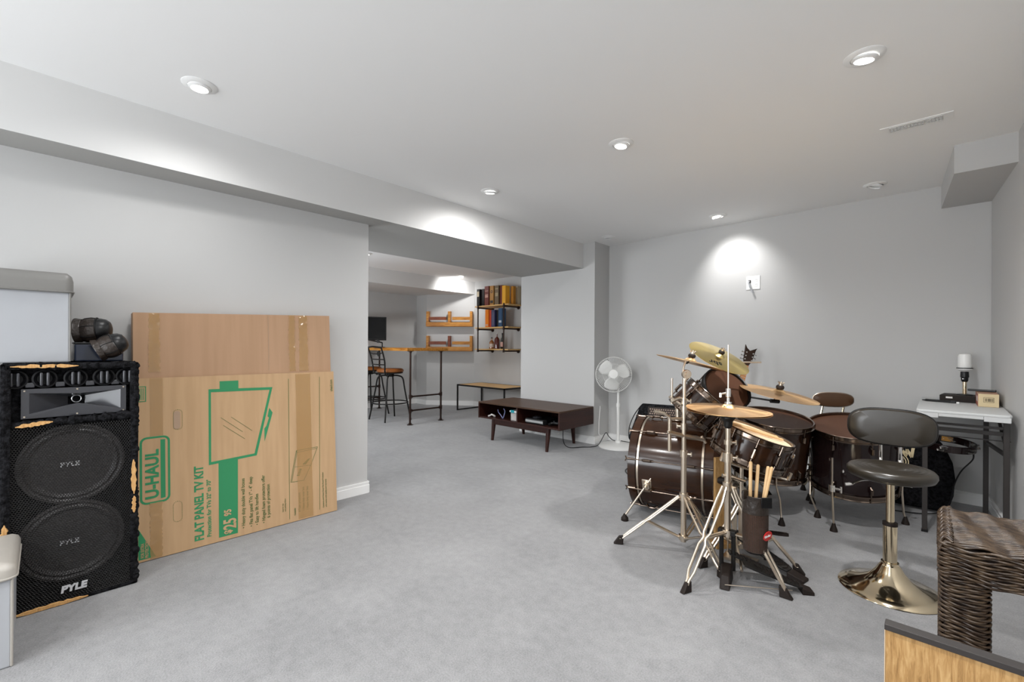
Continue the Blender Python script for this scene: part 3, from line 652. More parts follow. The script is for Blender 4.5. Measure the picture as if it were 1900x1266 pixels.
tag(MB().tube(smoothpath([(-4.04, 3.80, z0+T_+0.008), (-4.02, 3.83, z0+T_+0.02), (-3.99, 3.81, z0+T_+0.032), (-3.965, 3.84, z0+T_+0.012), (-4.0, 3.86, z0+T_+0.006)]), 0.010, 8).build('crumpled_paper', M['paper']), 'crumpled pale paper in the left corner of the coffee table cubby', 'paper')
tag(MB().tube(smoothpath([(-3.93, 3.86, z0+0.11), (-3.90, 3.84, z0+0.085), (-3.87, 3.84, z0+0.06), (-3.85, 3.85, z0+T_+0.012), (-3.82, 3.84, z0+T_+0.006), (-3.80, 3.85, z0+0.10), (-3.84, 3.87, z0+0.13)]), 0.006, 8).build('coiled_lead', C(0.2, 0.22, 0.4)), 'bluish coiled lead hanging in the left cubby of the coffee table', 'cable')
# floor cables
tag(MB().tube(smoothpath([(-3.02, 3.98, 0.256), (-3.03, 4.0, 0.10), (-3.02, 4.08, 0.02), (-2.95, 4.25, 0.006), (-2.88, 4.34, 0.006), (-2.84, 4.42, 0.03), (-2.80, 4.50, 0.155), (-2.79, 4.55, 0.11), (-2.76, 4.60, 0.062), (-2.70, 4.645, 0.058), (-2.62, 4.67, 0.052), (-2.54, 4.68, 0.045), (-2.46, 4.69, 0.020), (-2.42, 4.68, 0.007)], 8), 0.0045, 8).build('power_cord', M['black']), 'black power cord running from the coffee table behind the fan base', 'cable')
tag(MB().tube(smoothpath([(-2.40, 4.66, 0.008), (-2.30, 4.60, 0.03), (-2.15, 4.45, 0.05), (-2.02, 4.20, 0.04), (-2.12, 3.95, 0.006), (-2.12, 3.76, 0.006), (-2.03, 3.64, 0.006), (-1.93, 3.60, 0.006)], 8), 0.0045, 8).build('instrument_lead', M['black']), 'black lead lying on the floor between the fan and the bass drum', 'cable')
tag(MB().tube(smoothpath([(-2.955, 4.62, 0.44), (-2.94, 4.60, 0.42), (-2.93, 4.57, 0.33), (-2.92, 4.545, 0.24), (-2.93, 4.56, 0.12), (-2.935, 4.60, 0.10)], 8), 0.005, 8).build('fan_cord', M['white']), 'white cord climbing the wall corner behind the fan', 'cable')
tag(MB().tube(smoothpath([(-3.42, 3.87, 0.20), (-3.38, 3.90, 0.165), (-3.33, 3.86, 0.19), (-3.28, 3.92, 0.16), (-3.22, 3.88, 0.185), (-3.14, 3.93, 0.17), (-3.05, 3.95, 0.19)]), 0.004, 6).build('hanging_wires', M['white']), 'pale loose wires hanging under the coffee table', 'cable')

# ------------------------------------------------------------------ standing fan
t = thing('pedestal_fan', 'white pedestal fan standing in the back corner', 'fan', (-2.69, 4.60, 0))
fx, fy = -2.69, 4.59
MB().lathe([(0.228, 0), (0.228, 0.012), (0.20, 0.024), (0.10, 0.040), (0.035, 0.050), (0.030, 0.07)], (fx, fy, 0), n=48).build('base', M['fanwhite'], t, world=True)
mb = MB(); mb.cyl((fx, fy, 0.06), (fx, fy, 0.46), 0.017); mb.cyl((fx, fy, 0.46), (fx, fy, 0.50), 0.022); mb.cyl((fx, fy, 0.50), (fx, fy, 0.72), 0.013)
mb.build('pole', M['fanwhite'], t, world=True)
hc = Vector((fx-0.030, fy-0.055, 0.835)); ax = Vector((0.50, -0.84, 0.13)).normalized()
MB().lathe([(0.02, -0.16), (0.05, -0.15), (0.062, -0.10), (0.062, -0.045), (0.03, -0.035)], hc, ax, 28).build('motor_housing', M['fanwhite'], t, world=True)
MB().cyl((fx, fy, 0.70), hc-ax*0.09+Vector((0, 0, -0.04)), 0.02).build('neck', M['fanwhite'], t, world=True)
q = ax.to_track_quat('Z', 'Y').to_matrix()
def grill(z0_, zr, sign):
    m = MB(); R = 0.20
    for i in range(64):
        a = 2*PI*i/64; pts = []
        for r, z in ((0.045, zr), (0.10, zr), (0.16, zr*0.75+z0_*0.25), (0.19, (zr+z0_)/2), (R, z0_)):
            pts.append(hc + q @ Vector((r*math.cos(a+r*1.2), r*math.sin(a+r*1.2), z)))
        m.tube(pts, 0.0017, 4, cap=False)
    for r, z in ((R, z0_), (0.12, zr*0.97), (0.05, zr)):
        m.ring(hc+ax*z, ax, r, 0.0035 if r == R else 0.0018, 56, 6)
    return m
grill(0.0, 0.055, 1).build('front_grille', M['fanwhite'], t, world=True)
grill(-0.005, -0.05, -1).build('rear_grille', M['fanwhite'], t, world=True)
MB().lathe([(0.204, -0.010), (0.207, 0.0), (0.204, 0.008), (0.199, 0.0), (0.204, -0.010)], hc, ax, 56, cap=False).build('grille_rim', M['fanwhite'], t, world=True)
MB().lathe([(0.048, 0.050), (0.048, 0.058), (0.03, 0.060), (0.001, 0.060)], hc, ax, 32).build('grille_badge', M['fanwhite'], t, world=True)
MB().lathe([(0.042, -0.03), (0.042, 0.02), (0.03, 0.032), (0.001, 0.034)], hc, ax, 28).build('blade_hub', M['fanwhite'], t, world=True)
for k in range(3):
    a0 = k*2*PI/3+0.35; m = MB(); vs = []; fs = []; nr, na = 7, 8
    for i in range(nr+1):
        r = 0.04+0.14*i/nr; w = 0.42+0.30*math.sin(PI*min(1, i/nr*0.9+0.1))
        for j in range(na+1):
            u = j/na-0.5; vs.append(hc + q @ Vector((r*math.cos(a0+u*2*w*1.0), r*math.sin(a0+u*2*w*1.0), -u*0.05+0.002)))
    for i in range(nr):
        for j in range(na): b_ = i*(na+1)+j; fs.append((b_, b_+1, b_+na+2, b_+na+1))
    o = m.add(vs, fs).build('blade', M['fanwhite'], t, world=True); so = o.modifiers.new('s', 'SOLIDIFY'); so.thickness = 0.002

# ------------------------------------------------------------------ bar room
def pipe_run(mb, pts, r=0.014): 
    for a, b in zip(pts, pts[1:]): mb.cyl(a, b, r, n=12)
t = thing('bar_counter', 'wooden bar counter top on black iron pipe legs', 'bar counter', (-6.5, 3.98, 0))
MB().bb((-7.60, 3.60, 1.078), (-5.53, 4.34, 1.122)).build('counter_top', M['stain'], t, world=True, bevel=0.003, smooth=0)
for lx, ly in ((-5.566, 3.683), (-5.60, 4.262), (-7.45, 3.683), (-7.45, 4.262)):
    lx -= 0.01
    mb = MB(); mb.cyl((lx, ly, 0.004), (lx, ly, 1.076), 0.015); mb.lathe([(0.045, 0), (0.045, 0.006), (0.022, 0.010), (0.022, 0.026)], (lx, ly, 0), n=20)
    mb.lathe([(0.022, -0.022), (0.022, -0.008), (0.045, -0.006), (0.045, 0)], (lx, ly, 1.0775), n=20)
    for z in (0.205, 0.41): mb.cyl((lx, ly, z-0.030), (lx, ly, z+0.030), 0.021)
    mb.build('pipe_leg', M['pipe'], t, world=True)
for lx in (-5.59, -7.46):
    for z in (0.205, 0.41):
        mb = MB(); mb.cyl((lx, 3.70, z), (lx, 4.245, z), 0.012); mb.cyl((lx, 3.70, z), (lx, 3.73, z), 0.019); mb.cyl((lx, 4.215, z), (lx, 4.245, z), 0.019); mb.build('pipe_rail', M['pipe'], t, world=True)
def bar_stool(label, x, y, rz=0.0):
    t = thing('bar_stool', label, 'bar stool', (x, y, 0), rz, 'bar stools with tan seats')
    MB().lathe([(0.19, 0.0), (0.205, 0.012), (0.205, 0.035), (0.18, 0.055), (0.001, 0.062)], (0, 0, 0.742), n=36).build('seat', M['tan'], t)
    MB().lathe([(0.185, 0), (0.195, 0.006), (0.195, 0.018)], (0, 0, 0.722), n=36).build('seat_ring', M['blackmetal'], t)
    MB().lathe([(0.06, 0), (0.06, 0.05)], (0, 0, 0.672), n=20).build('swivel_plate', M['blackmetal'], t)
    for sx in (-1, 1):
        for sy in (-1, 1):
            MB().tube(smoothpath([(sx*0.03, sy*0.03, 0.69), (sx*0.10, sy*0.09, 0.685), (sx*0.145, sy*0.135, 0.64), (sx*0.17, sy*0.16, 0.45), (sx*0.235, sy*0.225, 0.0)]), 0.012, 8).build('leg', M['blackmetal'], t)
    MB().ring((0, 0, 0.27), (0, 0, 1), 0.272, 0.010, 48, 8).build('footrest_ring', M['blackmetal'], t)
    for sx in (-1, 1):
        MB().tube(smoothpath([(sx*0.12, -0.15, 0.70), (sx*0.165, -0.19, 0.76), (sx*0.185, -0.205, 0.90), (sx*0.19, -0.235, 1.02), (sx*0.195, -0.275, 1.13)]), 0.012, 8).build('back_post', M['blackmetal'], t)
    for z, yy, r in ((0.865, -0.205, 0.009), (0.945, -0.218, 0.009), (1.125, -0.272, 0.013)):
        MB().tube(smoothpath([(-0.19, yy, z), (0, yy-0.03, z+(0.012 if z > 1.1 else 0.0)), (0.19, yy, z)]), r, 8).build('back_rail', M['blackmetal'], t)
    mb = MB(); mb.tube(smoothpath([(-0.19, -0.24, 1.045), (-0.06, -0.262, 1.028), (0, -0.265, 1.03), (0.06, -0.262, 1.028), (0.19, -0.24, 1.045)]), 0.008, 8)
    mb.lathe([(0.040, -0.007), (0.044, 0), (0.040, 0.007)], (0.10, -0.258, 1.030), (0, 1, 0.1), 24); mb.build('back_medallion', M['blackmetal'], t)
    return t
bar_stool('tan seated black metal bar stool, fully visible beside the bar leg', -6.21, 3.735)
bar_stool('tan seated black metal bar stool partly hidden behind the wall end', -6.95, 3.78, 0.15)
# television on the bar
t = thing('television', 'small flat television on a bracket standing on the bar counter', 'television', (-7.0, 4.1, 1.123))
R_ = Matrix.Rotation(math.radians(62), 3, 'Z'); pr_ = Vector((-7.12, 4.20, 1.455)); c_ = pr_ - R_ @ Vector((0.34, 0, 0))
MB().box(c_, (0.68, 0.035, 0.415), R_).build('bezel', M['black'], t, world=True, bevel=0.004, smooth=0)
MB().box(c_+R_ @ Vector((0, -0.0182, 0.008)), (0.64, 0.002, 0.36), R_).build('screen', M['screen'], t, world=True, smooth=0)
mb = MB(); b_ = Vector((-7.12, 4.12, 1.123)); mb.lathe([(0.05, 0), (0.05, 0.008), (0.012, 0.012)], b_, n=20); mb.cyl(b_, b_+Vector((0, 0, 0.09)), 0.010); mb.tube([b_+Vector((0, 0, 0.085)), b_+Vector((-0.05, -0.06, 0.10)), c_+Vector((0.0, 0.0, -0.19))], 0.012, 8)
mb.lathe([(0.028, -0.012), (0.028, 0.012)], b_+Vector((-0.045, -0.055, 0.105)), (0.8, -0.6, 0), 18); mb.build('monitor_arm', M['blackmetal'], t, world=True)
# wall racks on the angled wall
P0 = Vector((-7.285, 5.185, 0)); P1 = Vector((-6.54, 5.765, 0)); dd = (P1-P0).normalized(); nn = Vector((dd.y, -dd.x, 0))
fmr = Matrix((dd, nn, (0, 0, 1))).transposed().to_4x4(); fmr.translation = P0
def rack(label, z, mats):
    t = bpy.data.objects.new('wall_rack', None); COL.objects.link(t); t.matrix_world = fmr @ Matrix.Translation((0.47, 0.0, z)); FR[t.name] = fmr @ Matrix.Translation((0.47, 0, z))
    tag(t, label, 'shelf rack', 'wooden racks on the angled wall')
    L = 0.455
    for sx, mm in zip((-1, 0, 1), mats[:3]): MB().bb((sx*(L-0.026)-0.024, 0.003, -0.005), (sx*(L-0.026)+0.024, 0.105, 0.29)).build('upright', mm, t, smooth=0, bevel=0.002)
    MB().bb((-L, 0.106, 0.0), (L, 0.122, 0.078)).build('front_board', mats[4], t, smooth=0, bevel=0.002)
    for a, b, mm in ((-L, -0.03, mats[3]), (0.03, L, mats[4])): MB().bb((a+0.03, 0.088, 0.122), (b-0.03, 0.104, 0.182)).build('top_board', mm, t, smooth=0, bevel=0.002)
    MB().bb((-L+0.05, 0.003, -0.006), (-0.026, 0.104, 0.010)).build('base_board', mats[4], t, smooth=0)
    MB().bb((0.026, 0.003, -0.006), (L-0.05, 0.104, 0.010)).build('base_board', mats[4], t, smooth=0)
    return t
rack('upper amber stained wooden bottle rack on the angled wall', 1.535, [M['stain'], M['stain'], M['stain'], M['redwood'], M['stain']])
rack('lower wooden bottle rack just above the bar, with a red middle upright', 1.062, [M['stain'], M['redwood'], M['stain'], M['redwood'], M['stain']])
# pipe shelf unit
t = thing('pipe_shelf_unit', 'three tier wall shelf of pine boards hung on black iron pipe', 'shelf unit', (-5.7, 5.765, 0))
for z in (1.878, 1.492, 1.108): MB().bb((-6.12, 5.405, z-0.020), (-5.27, 5.755, z)).build('shelf_board', M['pine'], t, world=True, smooth=0, bevel=0.002)
for x in (-6.02, -5.365):
    mb = MB(); mb.cyl((x, 5.395, 1.075), (x, 5.395, 1.892), 0.012)
    for z in (1.842, 1.456, 1.072): mb.cyl((x, 5.395, z-0.022), (x, 5.395, z+0.022), 0.019)
    mb.build('pipe_post', M['pipe'], t, world=True)
    for z in (1.842, 1.456, 1.072):
        mb = MB(); mb.cyl((x, 5.395, z), (x, 5.762, z), 0.012); mb.lathe([(0.038, 0), (0.038, 0.006), (0.02, 0.008), (0.02, 0.025)], (x, 5.764, z), (0, -1, 0), 18); mb.build('pipe_bracket', M['pipe'], t, world=True)
def carton(label, x, w, h, d, zb, col, side=None, bands=(), cat='bottle carton', y=5.44, grp='bottle cartons on the pipe shelves', rz=0.0):
    t = thing('bottle_carton', label, cat, (x, y+d/2, zb), rz, grp)
    MB().bb((-w/2, -d/2, 0.001), (w/2, d/2, h)).build('carton', col, t, smooth=0, bevel=0.0015)
    for z0_, z1_, mm in bands: MB().bb((-w*0.38, -d/2-0.0012, z0_*h), (w*0.38, -d/2-0.0002, z1_*h)).build('front_panel', mm, t, smooth=0)
    return t
blk = C(0.015, 0.013, 0.013); cre = C(0.65, 0.55, 0.38); maro = C(0.16, 0.03, 0.02); pink = C(0.65, 0.40, 0.30); gold = C(0.42, 0.20, 0.04); brn = C(0.17, 0.12, 0.07); sand = C(0.38, 0.30, 0.17); amber = C(0.85, 0.42, 0.02); ora = C(0.85, 0.22, 0.01); och = C(0.55, 0.24, 0.03); navy = C(0.03, 0.035, 0.11); blue = C(0.03, 0.08, 0.17); beige = C(0.42, 0.34, 0.22)
z = 1.8795
carton('narrow black carton with a cream label, leftmost on the top shelf', -6.07, 0.07, 0.31, 0.10, z, blk, bands=((0.56, 0.86, cre),))
carton('plain black carton beside the cream labelled one', -5.975, 0.065, 0.31, 0.12, z, blk, y=5.47)
carton('maroon carton with two pale stripes on the top shelf', -5.845, 0.105, 0.345, 0.11, z, maro, bands=((0.42, 0.48, pink), (0.51, 0.56, pink), (0.74, 0.76, pink)))
carton('gold carton with a round black emblem', -5.715, 0.095, 0.34, 0.11, z, gold, bands=((0.10, 0.24, blk),))
carton('olive brown carton with a sand coloured band', -5.59, 0.095, 0.335, 0.11, z, brn, bands=((0.44, 0.62, sand), (0.80, 0.86, sand)))
carton('dark maroon narrow carton behind the pipe post', -5.50, 0.05, 0.335, 0.12, z, maro, y=5.46)
carton('bright amber carton on the top shelf', -5.43, 0.075, 0.32, 0.12, z, amber, y=5.45, rz=0.12)
carton('ochre carton at the back of the top shelf', -5.375, 0.06, 0.32, 0.12, z, och, y=5.60)
carton('beige carton with a brown bottle drawing, rightmost on the top shelf', -5.315, 0.05, 0.315, 0.08, z, beige, y=5.66, bands=((0.05, 0.95, brn),))
em = [o for o in bpy.data.objects if o.name.startswith('bottle_carton') and o['label'].startswith('gold')][0]
MB().lathe([(0.026, 0), (0.026, 0.0015)], (0, -0.0552, 0.235), (0, -1, 0), 24).build('emblem', blk, em)
MB().lathe([(0.014, 0), (0.014, 0.0015)], (0, -0.0567, 0.235), (0, -1, 0), 20).build('emblem_centre', gold, em)
z = 1.4935
carton('orange carton on the middle shelf', -5.835, 0.085, 0.315, 0.10, z, ora, bands=((0.08, 0.16, pink),))
carton('red orange carton between the orange and the lattice cartons', -5.765, 0.045, 0.30, 0.10, z, C(0.55, 0.06, 0.02), y=5.46)
lc = carton('dark purple carton with a white lattice pattern', -5.675, 0.09, 0.30, 0.10, z, navy)
mb = MB()
for i in range(7):
    for s in (-1, 1): mb.box((0, -0.0515, 0.04+i*0.037), (0.10*0.95, 0.0012, 0.0022), Matrix.Rotation(s*0.9, 3, 'Y'))
mb.v = [Vector((max(-0.044, min(0.044, v.x)), v.y, max(0.004, min(0.296, v.z)))) for v in mb.v]
mb.build('lattice_print', C(0.5, 0.45, 0.5), lc, smooth=0)
carton('black carton beside the lattice carton', -5.585, 0.06, 0.29, 0.10, z, blk, y=5.47)
carton('blue carton next to the pipe post on the middle shelf', -5.50, 0.085, 0.32, 0.10, z, blue, bands=((0.22, 0.34, C(0.5, 0.55, 0.6)),))
def bottle(label, x, r, h, neck, mcol, lab=None, capm=None, grp='bottles on the lowest pipe shelf'):
    t = thing('bottle', label, 'bottle', (x, 5.52, 1.1095), 0, grp)
    MB().lathe([(r*0.9, 0), (r, 0.006), (r, h*0.52), (r*0.85, h*0.62), (neck, h*0.74), (neck, h*0.90)], n=24).build('glass_body', mcol, t)
    MB().lathe([(neck*1.15, h*0.90), (neck*1.15, h)], n=16).build('stopper', capm or M['black'], t)
    if lab: MB().lathe([(r*1.012, h*0.14), (r*1.012, h*0.44)], n=24, cap=False).build('bottle_label', lab, t)
whis = mat('amber spirit glass', (0.30, 0.10, 0.02), 0.08, coat=0.8); redg = mat('dark red glass', (0.10, 0.015, 0.010), 0.08, coat=0.8); dkg = mat('dark green glass', (0.012, 0.014, 0.010), 0.08, coat=0.8)
bottle('short round shouldered bottle with a large pale label', -5.79, 0.045, 0.205, 0.013, whis, C(0.62, 0.50, 0.42))
bottle('tall dark red decorated bottle in the middle of the lowest shelf', -5.655, 0.048, 0.29, 0.012, redg, None, M['clear'])
bottle('slim dark bottle with a pink label beside the pipe post', -5.52, 0.034, 0.275, 0.012, dkg, C(0.55, 0.30, 0.24))
# small table
t = thing('side_table', 'low pine topped table with a thin black frame below the pipe shelves', 'side table', (-5.68, 5.42, 0))
tx0, tx1, ty0, ty1, tz = -6.285, -5.08, 5.13, 5.735, 0.470
MB().bb((tx0+0.02, ty0+0.02, tz-0.016), (tx1-0.02, ty1-0.02, tz-0.002)).build('table_top', M['pine'], t, world=True, smooth=0)
mb = MB()
for a, b in (((tx0, ty0), (tx1, ty0+0.019)), ((tx0, ty1-0.019), (tx1, ty1)), ((tx0, ty0), (tx0+0.019, ty1)), ((tx1-0.019, ty0), (tx1, ty1))): mb.bb((*a, tz-0.026), (*b, tz))
mb.build('top_frame', M['blackmetal'], t, world=True, smooth=0)
for x in (tx0+0.011, tx1-0.011):
    for y in (ty0+0.011, ty1-0.011): MB().box((x, y, (tz-0.027)/2), (0.022, 0.022, tz-0.027)).build('leg', M['blackmetal'], t, world=True, smooth=0)
    MB().box((x, (ty0+ty1)/2, 0.012), (0.020, ty1-ty0-0.044, 0.020)).build('foot_rail', M['blackmetal'], t, world=True, smooth=0)

# ------------------------------------------------------------------ drum kit
def fr_m(c, axis):
    m = Vector(axis).normalized().to_track_quat('Z', 'Y').to_matrix().to_4x4(); m.translation = Vector(c); return m
def drum(name, label, c, axis, R, depth, shell, head, nlug=8, hoop=None, wood_hoop=False, bottom=True, cat='drum', off=0.2, rim=0.018):
    """c = middle of the batter head; axis points out of the batter head"""
    m = fr_m(c, axis); hoop = hoop or M['darkchrome']
    base = m @ Vector((0, 0, -depth))
    t = thing(name, label, cat, base)
    def K(): k = MB(); k.m = m.copy(); return k
    K().lathe([(R-0.004, -0.012), (R, -0.012), (R, -depth+0.012), (R-0.004, -depth+0.012)], n=72, cap=False).build('shell', shell, t, world=True)
    K().lathe([(R+0.004, -0.010), (R+0.003, 0.0), (R-0.006, 0.004), (R-0.02, 0.0015), (0.001, 0.0)], n=72, cap=False).build('batter_head', head, t, world=True)
    def hp(z, s):
        k = K()
        if wood_hoop: k.lathe([(R+0.003, z-s*0.004), (R+0.013, z-s*0.004), (R+0.013, z+s*0.040), (R+0.003, z+s*0.040), (R+0.003, z-s*0.004)], n=72, cap=False)
        else: k.lathe([(R+0.003, z-s*0.018), (R+0.012, z-s*0.018), (R+0.013, z-s*0.010), (R+0.006, z-s*0.008), (R+0.006, z+s*rim*0.7), (R+0.011, z+s*rim), (R+0.009, z+s*rim*1.2), (R+0.002, z+s*rim), (R+0.002, z-s*0.018)], n=72, cap=False)
        return k
    hp(0.0, 1).build('batter_hoop', hoop, t, world=True)
    if bottom:
        hp(-depth, -1).build('bottom_hoop', hoop, t, world=True)
        K().lathe([(R-0.002, -depth), (0.001, -depth)], n=72, cap=False).build('bottom_head', head, t, world=True)
    for i in range(nlug):
        a = 2*PI*(i+off)/nlug; u = Vector((math.cos(a), math.sin(a), 0))
        k = K(); r = R+0.012
        if depth > 0.26:
            for z0, s in ((-0.06, 1), (-depth+0.06, -1)):
                k.tube([u*(R+0.004)+Vector((0, 0, z0-s*0.022)), u*(R+0.019)+Vector((0, 0, z0-s*0.014)), u*(R+0.019)+Vector((0, 0, z0+s*0.016)), u*(R+0.004)+Vector((0, 0, z0+s*0.022))], [0.006, 0.010, 0.009, 0.005], 8)
                k.cyl(u*(R+0.014)+Vector((0, 0, z0)), u*(R+0.014)+Vector((0, 0, s*0.012 if s > 0 else -depth-0.012)), 0.0035, n=8)
        else:
            k.tube([u*(R+0.004)+Vector((0, 0, -depth/2-0.03)), u*(R+0.020)+Vector((0, 0, -depth/2-0.022)), u*(R+0.020)+Vector((0, 0, -depth/2+0.022)), u*(R+0.004)+Vector((0, 0, -depth/2+0.03))], [0.006, 0.009, 0.009, 0.006], 8)
            k.cyl(u*(R+0.014)+Vector((0, 0, 0.010)), u*(R+0.014)+Vector((0, 0, -depth-0.010)), 0.0035, n=8)
        k.build('tension_lug', M['darkchrome'], t, world=True)
    return t, m
def foot_tip(mb, p, d, s=1.0):
    """flared rubber foot under a thin leg; p on the floor, d the leg direction upwards"""
    d = Vector(d).normalized(); mb.lathe([(0.022*s, 0.0), (0.020*s, 0.012*s), (0.011*s, 0.038*s), (0.009*s, 0.05*s)], p, (d.x*0.3, d.y*0.3, 1), 16)
def cymbal(label, c, n, R, m, grp=None, bell=0.13):
    n = Vector(n).normalized(); q = n.to_track_quat('Z', 'Y').to_matrix(); c = Vector(c)
    t = thing('cymbal', label, 'cymbal', c)
    h = R*0.115
    prof = [(0.006, h*1.0+0.012), (R*bell*0.55, h*0.95+0.010), (R*bell*1.0, h*0.82+0.004), (R*bell*1.35, h*0.78-0.004), (R*0.45, h*0.60-0.004), (R*0.75, h*0.30-0.002), (R, 0.0), (R, -0.0012), (R*0.75, h*0.30-0.0035), (R*0.45, h*0.60-0.0055), (R*bell*1.35, h*0.78-0.0055), (R*bell, h*0.82+0.0025), (0.006, h+0.0105)]
    mb = MB().lathe(prof, c-n*h, n, 96, cap=False)
    mb.build('plate', m, t, world=True, smooth=40)
    return t, q, h
def topper(t, c, n, s=1.0):
    n = Vector(n).normalized(); c = Vector(c)
    MB().lathe([(0.017*s, 0.0), (0.018*s, 0.010*s), (0.014*s, 0.016*s)], c+n*0.010, n, 20).build('felt', M['rubber'], t, world=True)
    k = MB().lathe([(0.010*s, 0.016*s), (0.010*s, 0.026*s), (0.004, 0.028*s), (0.004, 0.036*s)], c+n*0.010, n, 14)
    side = n.orthogonal().normalized()
    for sgn in (-1, 1): k.cyl(c+n*(0.026*s+0.008)+side*0.005*sgn, c+n*(0.034*s+0.008)+side*0.014*sgn*s, 0.0038*s, n=8)
    k.build('wing_nut', M['steel'], t, world=True)
def tripod(t, c, zc, zlow, feet, width=0.016, m=None):
    """double strap legs from a collar at zc to rubber feet, braced to the lower collar"""
    m = m or M['steel']; c = Vector((c[0], c[1], 0))
    k = MB(); k.cyl(c+Vector((0, 0, zc-0.02)), c+Vector((0, 0, zc+0.02)), 0.024); k.cyl(c+Vector((0.02, 0, zc)), c+Vector((0.045, -0.01, zc)), 0.006); k.build('upper_collar', m, t, world=True)
    k = MB(); k.cyl(c+Vector((0, 0, zlow-0.012)), c+Vector((0, 0, zlow+0.012)), 0.026); k.build('lower_collar', m, t, world=True)
    for f in feet:
        f = Vector((f[0], f[1], 0)); d = (f-c); L = d.length; d.normalize(); s = Vector((-d.y, d.x, 0))
        k = MB()
        for sg in (-1, 1):
            pts = [c+d*0.025+s*sg*0.010+Vector((0, 0, zc)), c+d*L*0.20+s*sg*width+Vector((0, 0, zc*0.86)), c+d*L*0.50+s*sg*width+Vector((0, 0, zc*0.55)), c+d*L*0.56+s*sg*0.006+Vector((0, 0, zc*0.50)), c+d*L*0.62+s*sg*width+Vector((0, 0, zc*0.44)), c+d*L*0.86+s*sg*width*0.9+Vector((0, 0, zc*0.20)), c+d*L*0.93+s*sg*0.005+Vector((0, 0, zc*0.12)), c+d*L*0.97+s*sg*0.005+Vector((0, 0, 0.035))]
            k.tube(pts, 0.0070, 8)
        k.build('leg', m, t, world=True)
        k = MB()
        for sg in (-1, 1): k.tube([c+d*0.026+s*sg*0.008+Vector((0, 0, zlow)), c+d*L*0.56+s*sg*0.011+Vector((0, 0, zc*0.50))], 0.0058, 6)
        k.build('brace', m, t, world=True)
        k = MB(); dz = Vector((0, 0, 1)); p = c+d*L
        k.add([p-d*0.030+s*0.016+dz*0.001, p+d*0.024+s*0.013+dz*0.001, p+d*0.024-s*0.013+dz*0.001, p-d*0.030-s*0.016+dz*0.001, p-d*0.034+s*0.011+dz*0.050, p-d*0.008+s*0.010+dz*0.048, p-d*0.008-s*0.010+dz*0.048, p-d*0.034-s*0.011+dz*0.050], [(3, 2, 1, 0), (4, 5, 6, 7), (0, 1, 5, 4), (1, 2, 6, 5), (2, 3, 7, 6), (3, 0, 4, 7)])
        k.build('rubber_foot', M['rubber'], t, world=True, bevel=0.004, smooth=0)
def clampband(mb, p, r=0.020, h=0.022, out=(1, 0, 0)):
    p = Vector(p); mb.cyl(p-Vector((0, 0, h/2)), p+Vector((0, 0, h/2)), r); o = Vector(out).normalized()
    mb.cyl(p+o*r*0.8, p+o*(r+0.018), 0.007, n=10); mb.cyl(p+o*(r+0.018)-Vector((0, 0, 0.012)), p+o*(r+0.018)+Vector((0, 0, 0.012)), 0.005, n=8)

rt0 = Vector((math.cos(YAW), math.sin(YAW), 0))
# bass drum
ang = math.radians(13); AX = Vector((-math.cos(ang), -math.sin(ang), 0)); NY = Vector((-AX.y, AX.x, 0))   # NY points to the camera side
if NY.y > 0: NY = -NY
BL, BR = 0.50, 0.315
CL = Vector((-1.565, 3.000, 0.338)); CR = CL-AX*BL
t = thing('bass_drum', 'large dark wine lacquered bass drum lying on its side with spur legs', 'drum', (CL.x/2+CR.x/2, CL.y/2+CR.y/2, 0))
m = fr_m(CL, AX)
def K(): k = MB(); k.m = m.copy(); return k
R = BR-0.012
K().lathe([(R, -0.03), (R, -BL+0.03)], n=96, cap=False).build('shell', M['shell'], t, world=True)
K().lathe([(R-0.004, -0.004), (0.001, -0.004)], n=72, cap=False).build('front_head', M['blackshell'], t, world=True)
K().lathe([(R-0.004, -BL+0.004), (0.001, -BL+0.004)], n=72, cap=False).build('batter_head', M['head'], t, world=True)
for z0, z1 in ((0.012, -0.038), (-BL+0.038, -BL-0.012)):
    h = K().lathe([(R-0.002, z0), (BR, z0), (BR, z1), (R-0.002, z1), (R-0.002, z0)], n=96, cap=False).build('wooden_hoop', M['shell'], t, world=True)
for z in (-0.050, -BL+0.050):
    K().lathe([(R+0.001, z-0.006), (R+0.006, z-0.006), (R+0.006, z+0.006), (R+0.001, z+0.006), (R+0.001, z-0.006)], n=96, cap=False).build('metal_band', M['steel'], t, world=True)
for i in range(10):
    a = 2*PI*i/10+0.22; u = Vector((math.cos(a), math.sin(a), 0)); tg = Vector((-u.y, u.x, 0))
    k = K(); k.cyl(u*(R+0.020)+Vector((0, 0, 0.016)), u*(R+0.020)+Vector((0, 0, -BL-0.016)), 0.0040, n=8)
    for z0, s in ((0.0, 1), (-BL, -1)):
        k.tube([u*(BR+0.003)+Vector((0, 0, z0-s*0.035)), u*(BR+0.004)+Vector((0, 0, z0+s*0.012)), u*(BR-0.006)+Vector((0, 0, z0+s*0.018))], [0.007, 0.009, 0.006], 8)
        for sg in (-1, 1): k.cyl(u*(R+0.020)+Vector((0, 0, z0+s*0.018)), u*(R+0.020)+tg*sg*0.016+Vector((0, 0, z0+s*0.026)), 0.0045, n=6)
        k.tube([u*(R+0.004)+Vector((0, 0, z0-s*0.155)), u*(R+0.022)+Vector((0, 0, z0-s*0.135)), u*(R+0.022)+Vector((0, 0, z0-s*0.095)), u*(R+0.006)+Vector((0, 0, z0-s*0.080))], [0.006, 0.010, 0.010, 0.006], 8)
    k.build('tension_rod', M['darkchrome'], t, world=True)
